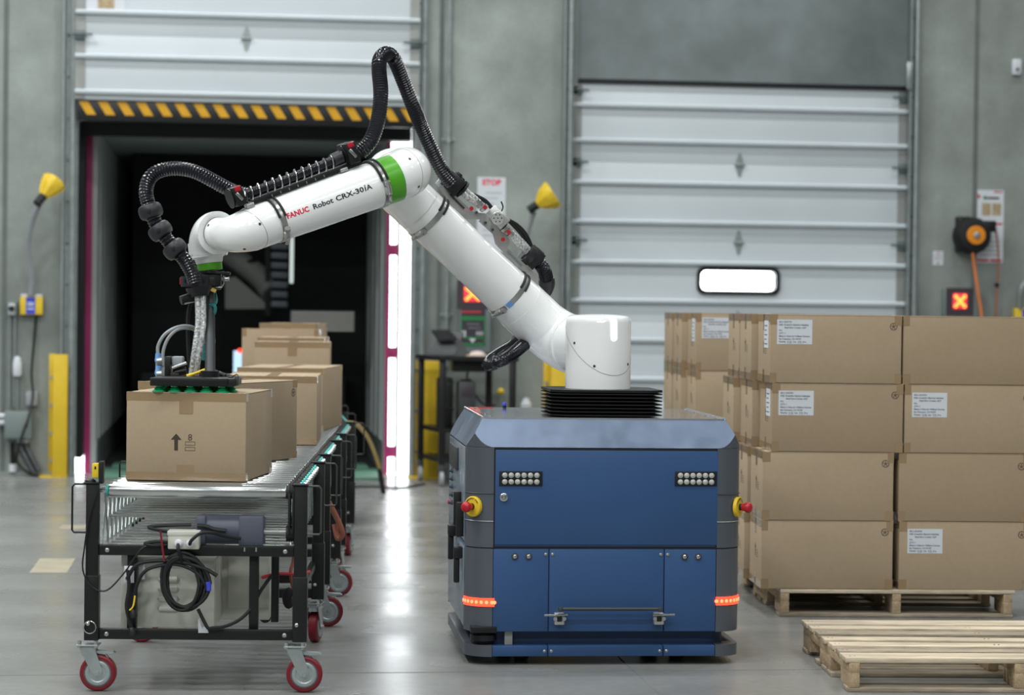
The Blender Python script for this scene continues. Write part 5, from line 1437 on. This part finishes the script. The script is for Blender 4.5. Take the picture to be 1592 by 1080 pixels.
for x, z in ((-.215, .287), (-.218, .225)):
    put('lead_plug', B().lathe((x, -.04, z), (.2, 0, -1), [(0, .008), (.01, .013), (.028, .014), (.03, 0)], 12), m_black, cv)
put('lead_core', B().tube(smooth([V((-.205, -.045, .335)), V((-.21, -.05, .30)), V((-.222, -.05, .285))], 5), .003, 6), m_yellow, cv)
put('blue_wrap', B().tube([V((.045, -.055, .385)), V((.048, -.055, .37)), V((.048, -.055, .355))], .0085, 10), m_blueink, cv)
put('cable_strap', B().bar((-.12, -.05, .557), (-.105, -.052, .455), .012, .006, up=V((0, 1, 0)).cross(V((.01, 0, -.1)))), m_wheelred, cv, label='dark red cable strap')
put('mount_bracket', B().bx(-.248, -.214, -.006, -.002, .374, .432, .001), m_paper, cv)
put('mount_bracket', B().bx(-.207, -.185, .060, .064, .378, .432, .001), m_paper, cv)
for x, z in ((-.238, .388), (-.238, .418), (-.198, .390), (-.198, .418)):
    put('bracket_bolt', B().cyl((x, -.012 if x < -.21 else .054, z), (x, -.004 if x < -.21 else .062, z), .0055, n=8), m_steel, cv)
put('foot_bracket', B().prism([V((.01, -.02, .205)), V((.045, -.02, .205)), V((.04, -.02, .22)), V((.022, -.02, .222)), V((.014, -.02, .25)), V((.008, -.02, .25))], (0, .03, 0)), m_paper, cv)
# dangling black bag and leads under the bed
put('lead_bundle', B().sphere((.285, .5, .262), .04, 12, (.6, .5, 1)), m_rubber, cv)
put('power_lead', B().tube(smooth([V((.2, .3, .36)), V((.26, .32, .372)), V((.33, .4, .362)), V((.36, .5, .36))], 5), .006, 8), m_red, cv)
put('power_lead', B().tube(smooth([V((.31, .35, .47)), V((.31, .36, .42)), V((.30, .36, .37)), V((.31, .38, .31)), V((.33, .4, .28))], 5), .006, 8), m_brown, cv)
put('power_lead', B().tube(smooth([V((.36, 1.9, .5)), V((.40, 1.92, .42)), V((.42, 1.93, .36)), V((.40, 1.94, .34)), V((.385, 1.95, .4))], 5), .012, 8), m_brown, cv)
# control cabinets slung under the frame
cbn = put('control_cabinet', B().bx(-.245, .055, .075, .34, .21, .455, .004), m_beige, cv, label='beige control cabinet with louvres')
put('cabinet_flange', B().bx(-.268, -.243, .06, .36, .205, .462, .003), m_beige, cbn)
put('cabinet_lid', B().bx(-.25, .06, .07, .345, .445, .46, .002), m_beige, cbn)
for k in range(4):
    z = .275 + k * .034
    put('louvre', B().lathe((-.145, .076, z), (1, 0, 0), [(0, 0), (.01, .011), (.07, .012), (.08, 0)], 12), m_beige, cbn)
cb2_ = put('control_cabinet', B().bx(.02, .225, .36, .62, .20, .475, .004), m_beige, cv, label='second beige cabinet behind the louvred one')
put('cabinet_door', B().bx(.075, .222, .352, .362, .245, .47, .003), m_beige, cb2_)
for x in (-.09, .185):
    put('support_wheel', B().lathe((x, .7, .165), (0, 1, 0), [(0, .01), (0, .022), (.02, .022), (.02, .01)], 18), m_black, cv)
put('red_lamp', B().bx(-.325, -.31, 1.1, 1.13, .33, .39, .003), m_ledred, cv)

# ================================================================== CARTONS
LABEL = ['SKU: 6322754', 'DES: GreenPan Electrics Stainless', '         Steel Slow Cooker, 6QT', 'PO:', 'QTY: 1', 'Made in China for Williams Sonoma', 'San Francisco, CA 94109', 'Weight:  21.52  Lbs.  9.75  Kgs.']
PC = {}
def cached(key, fn):
    if key not in PC: PC[key] = fn()
    return PC[key]
def carton(label, group, x0, y0, z0, w_, d_, h_, base=None, tilt=0.0, tape='front', ship=None, symbol=None, arrows=None, side_marks=False, side_label=False, m_=None, name='cardboard_carton', gloss=False, tape_top=True):
    """x0,y0,z0 = front left bottom corner in the frame 'base' (4x4); front faces -y"""
    base = base or Matrix(); m_ = m_ or m_card
    M4 = base @ Matrix.Translation(V((x0 + w_ / 2, y0 + d_ / 2, z0))) @ Matrix.Rotation(tilt, 4, 'Z')
    rz = math.atan2(M4[1][0], M4[0][0]); loc = M4.translation
    t = thing(name, label, 'carton', loc, rz, group)
    W, D, Hh = w_ / 2, d_ / 2, h_
    put('carton_body', B().bx(-W, W, -D, D, 0, Hh - .004, .004), m_, t)
    mt = m_tapeclear if gloss else m_tape
    tp = .0008
    if tape == 'front':            # seam runs front to back
        put('flap', B().bx(-W + .001, -.0015, -D + .001, D - .001, Hh - .0045, Hh - .0005, .001), m_, t)
        put('flap', B().bx(.0015, W - .001, -D + .001, D - .001, Hh - .0045, Hh - .0005, .001), m_, t)
        tb = B(); hw = .025
        tb.bx(-hw, hw, -D - tp, D + tp, Hh - .0005, Hh + tp)
        for s in (-1, 1):
            y = s * D
            tb.bx(-hw, hw, min(y, y + s * tp), max(y, y + s * tp), Hh - .075, Hh + tp)
        put('seam_tape', tb, m_tape, t)
        for s in (-1, 1):
            y = s * D
            put('seam_tape', B().bx(-hw - .008, hw + .004, min(y, y + s * tp), max(y, y + s * tp), .0, .055), m_tape, t)
            e1, e2 = B(), B()
            e1.bx(-W, W, min(y, y - s * .028), max(y, y - s * .028), Hh - .0006, Hh + tp * .6)
            e1.bx(-W, W, min(y, y + s * tp * .6), max(y, y + s * tp * .6), Hh - .03, Hh + tp * .6)
            e2.bx(-W - tp * .6, W + tp * .6, min(y, y + s * tp * .6), max(y, y + s * tp * .6), 0, .028)
            for sx in (-1, 1):
                e1.bx(min(sx * W, sx * (W + tp * .6)), max(sx * W, sx * (W + tp * .6)), min(y, y - s * .04), max(y, y - s * .04), Hh - .03, Hh)
                e2.bx(min(sx * W, sx * (W + tp * .6)), max(sx * W, sx * (W + tp * .6)), min(y + s * tp * .6, y - s * .04), max(y + s * tp * .6, y - s * .04), 0, .028)
            put('edge_tape', e1, m_tape, t); put('edge_tape', e2, m_tape, t)
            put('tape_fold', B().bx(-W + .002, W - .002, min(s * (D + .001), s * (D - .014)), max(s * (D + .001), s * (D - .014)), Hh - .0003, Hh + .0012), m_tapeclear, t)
    else:                          # seam runs left to right, tape folds over the ends
        put('flap', B().bx(-W + .001, W - .001, -D + .001, -.0015, Hh - .0045, Hh - .0005, .001), m_, t)
        put('flap', B().bx(-W + .001, W - .001, .0015, D - .001, Hh - .0045, Hh - .0005, .001), m_, t)
        tb = B()
        tb.bx(-W - tp, W + tp, -.025, .025, Hh - .0005, Hh + tp)
        for s in (-1, 1):
            tb.bx(min(s * W, s * (W + tp)), max(s * W, s * (W + tp)), -.025, .025, Hh - .07, Hh + tp)
        put('seam_tape', tb, m_tape, t)
        for s in (-1, 1):
            put('seam_tape', B().bx(min(s * W, s * (W + tp)), max(s * W, s * (W + tp)), -.025, .025, 0, .055), m_tape, t)
            for (za, zb_) in ((Hh - .032, Hh), (0, .032)):
                eb = B()
                eb.bx(min(s * W, s * (W + tp)), max(s * W, s * (W + tp)), -D - tp, D + tp, za, zb_)
                for sy in (-1, 1):
                    L = random.uniform(.026, .036)
                    eb.bx(min(s * (W + tp), s * (W - L)), max(s * (W + tp), s * (W - L)), min(sy * D, sy * (D + tp)), max(sy * D, sy * (D + tp)), za - (.012 if za > .1 else 0), zb_ + (0.012 if za < .1 else 0))
                put('edge_tape', eb, m_tape, t)
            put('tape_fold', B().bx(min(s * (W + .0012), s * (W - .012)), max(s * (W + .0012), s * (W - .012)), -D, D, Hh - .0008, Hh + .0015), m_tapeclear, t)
    if ship:
        lx, lz = ship              # left edge from the left side, top edge from the top
        lw, lh = .155, .108
        sp = put('shipping_label', None, None, t, mesh=cached('ship', lambda: _mesh(B().bx(0, lw, -.0009, 0, -lh, 0), m_paper, 'shipping_label')))
        sp.location = (-W + lx, -D - .0002, Hh - lz)
        tx = put('label_text', None, None, sp, mesh=cached('shiptext', lambda: _mesh(label_text(lw, lh), m_label_text, 'label_text')))
    if side_label:
        sp = put('side_label', None, None, t, mesh=cached('side', lambda: _mesh(B().bx(-.0009, 0, -.06, .06, -.12, 0), m_paper, 'side_label')))
        sp.location = (-W - .0002, -.07, Hh - .028)
        lt = B()
        for k in range(5): lt.bx(-.0013, -.0009, -.03 + .02 * (k % 2), .045, -.025 - k * .02, -.02 - k * .02)
        put('text_line', lt, m_label_text, sp)
    if symbol:
        sx, sz = symbol            # centre from right edge and from top, on the front (or side) face
        o = put('star_mark', None, None, t, mesh=cached('star', lambda: _mesh(star_mark(), m_ink, 'star_mark')))
        o.location = (W - sx, -D - .0003, Hh - sz)
    if arrows:
        ab = B(); ax0, az0 = arrows
        P_ = lambda a, c: V((ax0 + a, -D - .0006, az0 + c))
        ab.prism([P_(-.0065, 0), P_(.0065, 0), P_(.0065, .038), P_(.0195, .038), P_(0, .06), P_(-.0195, .038), P_(-.0065, .038)], (0, .0005, 0))
        put('up_arrow', ab, m_ink, t)
        nb = B(); add_text(nb, '8', frame((ax0 + .05, -D - .0006, az0 + .036), (1, 0, 0), (0, 0, 1)), .033, 0, 'CENTER')
        for zz in (0, .019):
            for a, b_, c, d2_ in ((.032, .068, 0, .0015), (.032, .068, .0118, .0133), (.032, .0335, 0, .0133), (.0665, .068, 0, .0133)):
                nb.bx(ax0 + a, ax0 + b_, -D - .0006, -D - .0001, az0 + zz + c, az0 + zz + d2_)
        put('printed_marks', nb, m_ink, t)
    if side_marks:
        ab = B(); zc = Hh * .42
        Q_ = lambda a, c: V((-W - .0006, -a, zc + c))
        ab.prism([Q_(-.0065, 0), Q_(.0065, 0), Q_(.0065, .038), Q_(.0195, .038), Q_(0, .06), Q_(-.0195, .038), Q_(-.0065, .038)], (.0005, 0, 0))
        for zz in (0, .019):
            ab.bx(-W - .0006, -W - .0001, -.07, -.032, zc + zz, zc + zz + .003); ab.bx(-W - .0006, -W - .0001, -.07, -.032, zc + zz + .01, zc + zz + .013)
        put('printed_marks', ab, m_ink, t)
    return t
def _mesh(b, m_, name):
    bmesh.ops.recalc_face_normals(b.bm, faces=list(b.bm.faces))
    me = bpy.data.meshes.new(name); b.bm.to_mesh(me); b.bm.free(); me.materials.append(m_); return me
def label_text(lw, lh):
    b = B()
    for k, s in enumerate(LABEL):
        sz = .0096 if k not in (5,) else .0093
        add_text(b, s, frame((.008, -.0011, -.014 - k * .0124), (1, 0, 0), (0, 0, 1)), sz, .00034)
    b.bx(.045, .066, -.0011, -.0009, -.014 - 7 * .0124 - .003, -.014 - 7 * .0124 - .002); b.bx(.093, .113, -.0011, -.0009, -.014 - 7 * .0124 - .003, -.014 - 7 * .0124 - .002)
    return b
def star_mark():
    b = B(); n = 28; vs = []
    for k in range(n):
        a = 2 * PI * k / n
        vs += [V((.0165 * math.cos(a), 0, .0165 * math.sin(a))), V((.0132 * math.cos(a), 0, .0132 * math.sin(a)))]
    b.mesh(vs, [[2 * k, 2 * k + 1, (2 * k + 3) % (2 * n), (2 * k + 2) % (2 * n)] for k in range(n)])
    for k in range(5):
        a = PI / 2 + 2 * PI * k / 5
        d = V((math.cos(a), 0, math.sin(a))); q = V((-d.z, 0, d.x)) * .0019
        b.mesh([q * .6, -q * .6, d * .0105 - q, d * .0105 + q], [[0, 1, 2, 3]])
        e = d * .0105; d2 = V((math.cos(a + .9), 0, math.sin(a + .9)));
    return b

# ---- conveyor cartons
GZ = RZc + RR + .0005
BH = 1.0235 - GZ
def cam_frame(px, d, rz_deg):
    """frame standing on the floor at image column px and depth d; rz relative to the camera axis (+ = left)"""
    g = CAMXY((px - 796) / FPX * d, d)
    return Matrix.Translation(V((g.x, g.y, 0))) @ Matrix.Rotation(-YAW + R(rz_deg), 4, 'Z')
g1 = 'cartons riding on the roller conveyor'
carton('nearest conveyor carton with an up arrow, gripped by the green suction cups', g1, 0, 0, GZ, .428, .50, BH, cam_frame(197.5, 8.17, -4.6), tape='front', arrows=(-.035, .105))
carton('conveyor carton turned askew just behind the gripped one, star mark on its long side', g1, 0, 0, GZ, .40, .58, .318, cam_frame(215, 9.06, -22), tape='front')
c2o = [o for o in bpy.data.objects if o.get('label', '').startswith('conveyor carton turned')][0]
stp = put('star_mark', None, None, c2o, mesh=cached('star', lambda: _mesh(star_mark(), m_ink, 'star_mark')))
stp.location = (.2003, .29 - .036, .318 - .05); stp.rotation_euler = (0, 0, R(90))
carton('third conveyor carton, tall pale front beside the askew one', g1, 0, 0, GZ, .412, .62, .305, cam_frame(350, 10.34, 2.9), tape='front', gloss=True)
carton('fourth conveyor carton, wide taped top and broad right side', g1, 0, 0, GZ, .428, .74, .312, cam_frame(369, 11.52, -3.4), tape='front', gloss=True)
carton('fifth conveyor carton, low front face with a tape strip down its middle', g1, 0, 0, GZ, 0.405, .36, .426, cam_frame(396, 12.5, 3.4), tape='front')
carton('sixth conveyor carton, taped top rising behind the fifth', g1, 0, 0, GZ, .375, .60, .442, cam_frame(400, 13.0, 2), tape='front', gloss=True)
carton('seventh conveyor carton, taller with glossy tape across its top', g1, 0, 0, GZ, .455, .3, .483, cam_frame(376, 13.75, 2), tape='side', gloss=True)
carton('last conveyor carton at the trailer mouth, bright right side', g1, 0, 0, GZ, .35, .45, .515, cam_frame(403, 14.2, -4), tape='front')

# ================================================================== PALLETS
def pallet(label, M4, wd, dp, n_top, h=.121, board_w=.088, first=None, wob=.004):
    rz = math.atan2(M4[1][0], M4[0][0]); loc = M4.translation
    t = thing('wooden_pallet', label, 'pallet', loc, rz)
    tb, bb_ = .018, .016
    hs = h - tb - bb_
    for x in (.02, wd / 2, wd - .02):
        x = min(max(x, .022), wd - .022)
        prof = [(0, 0), (.16, 0), (.18, .045), (.20, .052), (.36, .052), (.38, .045), (.40, 0), (dp - .40, 0), (dp - .38, .045), (dp - .36, .052), (dp - .20, .052), (dp - .18, .045), (dp - .16, 0), (dp, 0), (dp, hs), (0, hs)]
        poly = [V((x - .019, y, bb_ + z)) for y, z in prof]
        # build as three solid segments so that the notches stay convex
        b = B()
        b.bx(x - .019, x + .019, 0, dp, bb_ + .052, bb_ + hs, .002)
        b.bx(x - .019, x + .019, 0, .165, bb_, bb_ + .053, .002); b.bx(x - .019, x + .019, .39, dp - .39, bb_, bb_ + .053, .002); b.bx(x - .019, x + .019, dp - .165, dp, bb_, bb_ + .053, .002)
        put('stringer', b, m_woodend, t)
    pitch = (dp - board_w) / (n_top - 1)
    for i in range(n_top):
        y = i * pitch; bw_ = board_w + (.04 if i in (0, n_top - 1) else random.uniform(-.008, .006))
        if i == n_top - 1: y = dp - bw_
        bo = B().bx(-.004, wd + .004, y, y + bw_, h - tb, h, .003)
        ph = random.uniform(0, 6)
        o = put('deck_board', bo, (m_wood, m_woodgrey, m_wood)[i % 3], t)
        o.location = (random.uniform(-.006, .006), 0, 0); o.rotation_euler = (random.uniform(-.0, .0), random.uniform(-.003, .003), random.uniform(-.004, .004))
    for y in (0, dp * .33, dp / 2 - .05, dp * .66 - .06, dp - .11):
        put('bottom_board', B().bx(-.002, wd + .002, y, y + .1, 0, bb_, .003), m_woodgrey, t)
    nb = B()
    for i in range(n_top):
        for x in (.022, wd / 2, wd - .022):
            for q in (-.008, .008):
                nb.cyl((x + q, i * pitch + .045, h - .001), (x + q, i * pitch + .045, h + .0006), .003, n=6)
    put('nails', nb, m_dgrey, t, kind='stuff')
    return t
M_f = cam_frame(1326, 8.12, 2.0)
pallet('empty wooden pallet lying on the floor in the right foreground', M_f, 1.22, 1.0, 7)
M1 = cam_frame(1218, 10.12, 2.4)
pallet('loaded wooden pallet under the front stack of cartons at right', M1, 1.03, 1.2, 8)
M2 = cam_frame(1076, 12.05, 2.6)
pallet('wooden pallet under the rear stack of cartons, hidden behind the blue cart', M2, 1.03, 1.2, 8)

# ---- front stack on pallet 1 (local x from pallet left edge; scale 355 px/m)
S1 = 355.7
def lx(px): return (px - 1218) / S1
HB4 = .3005
rows = ['bottom', 'second', 'third', 'top']
xs_l = {3: (1197, 1403), 2: (1201.5, 1407), 1: (1188, 1393.5), 0: (1188, 1394)}
xs_r = {3: (1406, 1612), 2: (1409.5, 1615), 1: (1402, 1608), 0: (1404, 1610)}
g2 = 'cartons stacked on the front pallet'
for lv_ in range(4):
    z = .1225 + lv_ * HB4
    a, b_ = xs_l[lv_]
    nm = rows[lv_]
    lab = 'white label' if lv_ >= 2 else 'no label, star mark'
    carton(f'{nm} carton in the front left column of the near pallet stack, {lab}', g2, lx(a), .0, z, (b_ - a) / S1, .355, HB4 - .0015, M1, tape='side', ship=(.030, .022) if lv_ == 3 else ((.028, .032) if lv_ == 2 else None), symbol=(.036, .048), side_marks=True, side_label=lv_ >= 2, m_=m_card2 if lv_ == 2 else m_card)
    a, b_ = xs_r[lv_]
    lab = 'white label' if lv_ in (0, 2) else 'plain front'
    carton(f'{nm} carton in the front right column of the near pallet stack, {lab}', g2, lx(a), .004, z, (b_ - a) / S1, .355, HB4 - .0015, M1, tape='side', ship=(.033, .035) if lv_ == 2 else ((.037, .032) if lv_ == 0 else None), symbol=(.036, .055) if lv_ != 3 else None, m_=m_card2 if lv_ % 2 else m_card)
    jut = {3: -.027, 2: -.032, 1: -.012, 0: -.022}[lv_]
    xa_ = lx(xs_l[lv_][0])
    carton(f'{nm} carton behind the front left column of the near stack, narrow end showing', g2, xa_ + jut, .385, z, .56, .36, HB4 - .0015, M1, tape='side', side_marks=True)
    j2 = {3: -.028, 2: -.064, 1: -.02, 0: -.02}[lv_]
    carton(f'{nm} carton third from the front at the left of the near stack', g2, xa_ + j2, .775, z, .56, .36, HB4 - .0015, M1, tape='side', side_marks=True)
# ---- rear stack
g3 = 'cartons stacked on the rear pallet'
for lv_ in range(4):
    z = .1225 + lv_ * HB4; nm = rows[lv_]
    for k, (dx, dy) in enumerate(((.02, .0), (-.012, .375), (-.02, .76))):
        ww = ['front', 'middle', 'back'][k]
        hid = ' showing above the blue cart' if lv_ >= 2 else ' low behind the blue cart'
        carton(f'{nm} carton at the {ww} of the rear pallet stack{hid}', g3, dx, dy, z, .578, .36, HB4 - .0015, M2, tape='side', ship=(.03, .022) if (k == 0 and lv_ == 3) else None, side_marks=k < 2, side_label=(k == 0 and lv_ == 3))

# ================================================================== ROLLING WORK CART (far, behind the blue cart)
def Pf(px, py, d): return P(px, py, d)
wcx = {'fl': PZ(686, 756, 0), 'bl': PZ(653, 746, 0)}
w0, w1_ = wcx['fl'], wcx['bl']
fr_ = PZ(795, 757, 0); br_ = w1_ + (fr_ - w0)
t = thing('rolling_cart', 'black rolling work cart standing by the bright door gap', 'utility cart', ((w0.x + fr_.x) / 2, (w0.y + br_.y) / 2, 0))
ztop = PY(690, 556, w0.y).z
corners = [w0, fr_, br_, w1_]
cen = sum(corners, V()) / 4
for c in corners:
    put('cart_leg', B().bx(c.x - .024, c.x + .024, c.y - .024, c.y + .024, .16, ztop, .006), m_blackm, t, w=True)
    cst = put('caster', B().bx(c.x - .025, c.x + .025, c.y - .02, c.y + .02, .09, .165, .004), m_dgrey, t, w=True)
    put('wheel', B().lathe((c.x - .016, c.y - .01, .056), (1, 0, 0), [(0, .02), (0, .05), (.004, .056), (.028, .056), (.032, .05), (.032, .02)], 18), m_grey, cst, w=True)
for z, ov in ((ztop, .06), (PY(690, 668, w0.y).z, .03), (.2, .03)):
    poly = [cen + (c - cen) * (1 + ov / (c - cen).length) for c in corners]
    put('shelf', B().prism([V((p.x, p.y, z - .02)) for p in poly], (0, 0, .03)), m_blackm, t, w=True)
# things on and under the cart top
dcart = (w0 - CAM).dot(Fv) + .15
q = P(700, 556, dcart); q.z = ztop + .011
tb_ = thing('tablet_stand', 'black tablet propped on a folded stand on top of the rolling cart', 'tablet', q, -YAW)
def cpx(px, py, dd=0.0): return P(px, py, dcart + dd)
put('stand_base', B().prism([cpx(664, 553), cpx(708, 553), cpx(722, 520, .1), cpx(690, 520, .1)], Zv * .02), m_dgrey, tb_, w=True)
put('tablet_screen', B().prism([cpx(671, 516, .12), cpx(698, 515, .12), cpx(711, 529, .0), cpx(683, 531, .0)], Zv * .015), m_black, tb_, w=True)
put('stand_leg', B().prism([cpx(697, 555), cpx(716, 526, .05), cpx(731, 555)], Fh * .03), m_blackm, tb_, w=True)
put('stand_brace', B().bar(cpx(714, 528, .06), cpx(716, 554, .06), .02, .012), m_blackm, tb_, w=True)
q = P(742, 554, dcart); q.z = ztop + .011
hat = thing('cloth_cap', 'pale pink folded cap on the rolling cart beside the tablet', 'cap', q)
put('crown', B().lathe(q, (0, 0, 1), [(0, .065), (.02, .06), (.035, .04), (.042, 0)], 18), mat('pale_pink_cloth', (206, 188, 180), .8, noise=(9, .05)), hat, w=True)
put('brim', B().box(q + V((.0, -.03, .005)), (.17, .12, .008), .003), MATS['pale_pink_cloth'], hat, w=True)
zs_ = PY(690, 668, w0.y).z + .011
q = P(724, 640, dcart); q.z = zs_
ps = thing('power_unit', 'black power unit with a dim display on the middle cart shelf', 'power supply', q, -YAW)
put('case', B().bx(q.x - .065, q.x + .065, q.y - .1, q.y + .1, zs_, zs_ + .35, .008), m_dgrey, ps, w=True)
put('display', B().bx(q.x - .045, q.x + .045, q.y - .104, q.y - .1, zs_ + .24, zs_ + .31, .001), m_signdark, ps, w=True)
put('handle', B().bx(q.x - .04, q.x + .04, q.y - .03, q.y + .03, zs_ + .35, zs_ + .365, .004), m_black, ps, w=True)
q = P(700, 640, dcart); q.z = zs_
ps2 = thing('tool_case', 'dark tool case beside the power unit on the middle cart shelf', 'case', q, -YAW)
put('case', B().bx(q.x - .09, q.x + .02, q.y - .0, q.y + .2, zs_, zs_ + .37, .01), m_black, ps2, w=True)
put('lid', B().bx(q.x - .092, q.x + .022, q.y - .002, q.y + .202, zs_ + .32, zs_ + .33, .002), m_dgrey, ps2, w=True)
q = P(730, 566, dcart - .1)
dr_ = put('drawer', B().bx(q.x - .12, q.x + .12, q.y - .0, q.y + .25, ztop - .105, ztop - .02, .004), m_black, t, w=True)
put('drawer_knob', B().sphere((q.x + .1, q.y - .008, ztop - .05), .01, 10), m_steel, dr_, w=True)
put('hanging_lead', B().tube(smooth([cpx(684, 562), cpx(690, 585), cpx(686, 610), cpx(692, 630), cpx(706, 636)], 6), .009, 8), m_rubber, t, w=True)
put('hanging_lead', B().tube(smooth([cpx(728, 575), cpx(727, 590), cpx(740, 615), cpx(752, 628), cpx(770, 630)], 6), .008, 8), m_rubber, t, w=True)
# yellow-knobbed post and white canister behind
q = PZ(776, 742, 0)
yk = thing('valve_post', 'thin grey post with a yellow knob between the cart and robot arm base', 'post', q)
put('pipe', B().tube([V((q.x, WY - .05, 0)), V((q.x, WY - .05, wz(776, 612)))], .014, 10), m_galv, yk, w=True)
put('knob', B().sphere((q.x, WY - .06, wz(776, 608)), .028, 12), m_yellow, yk, w=True)
q = PY(819, 630, WY - .1)
ca_ = thing('wall_dispenser', 'small white canister fixed to the wall between the guards', 'canister', (q.x, WY, q.z - .06))
put('body', B().lathe((q.x, WY - .06, q.z - .05), (0, 0, 1), [(0, .045), (.06, .045), (.08, .03), (.1, .025), (.11, 0)], 16), m_paper, ca_, w=True)
put('bracket', B().bx(q.x - .03, q.x + .03, WY - .03, WY, q.z - .05, q.z + .0, .004), m_paper, ca_, w=True)
# hose on the floor near the dock gap
fh_ = thing('floor_hose', 'tan hose drooping from the conveyor end to the floor by the bright gap', 'hose', PZ(596, 768, 0))
put('hose', B().tube(smooth([P(541, 657, 13.2), P(556, 661, 14.2), P(572, 680, 15.4), P(583, 705, 16.2), P(592, 735, 16.5), PZ(596, 766, .015)], 8), .013, 10), m_tan, fh_, w=True)
put('hose_end', B().cyl(PZ(596, 766, .015), P(590, 730, 16.4), .018, n=10), m_black, fh_, w=True)
fc_ = thing('floor_cable', 'thin dark cable running along the floor in front of the dock', 'cable', PZ(600, 760, 0))
put('cable', B().tube(smooth([PZ(540, 757, .008), PZ(580, 756, .008), PZ(620, 758, .008), PZ(660, 752, .008)], 8), .007, 8), m_rubber, fc_, w=True)

bpy.context.view_layer.update()
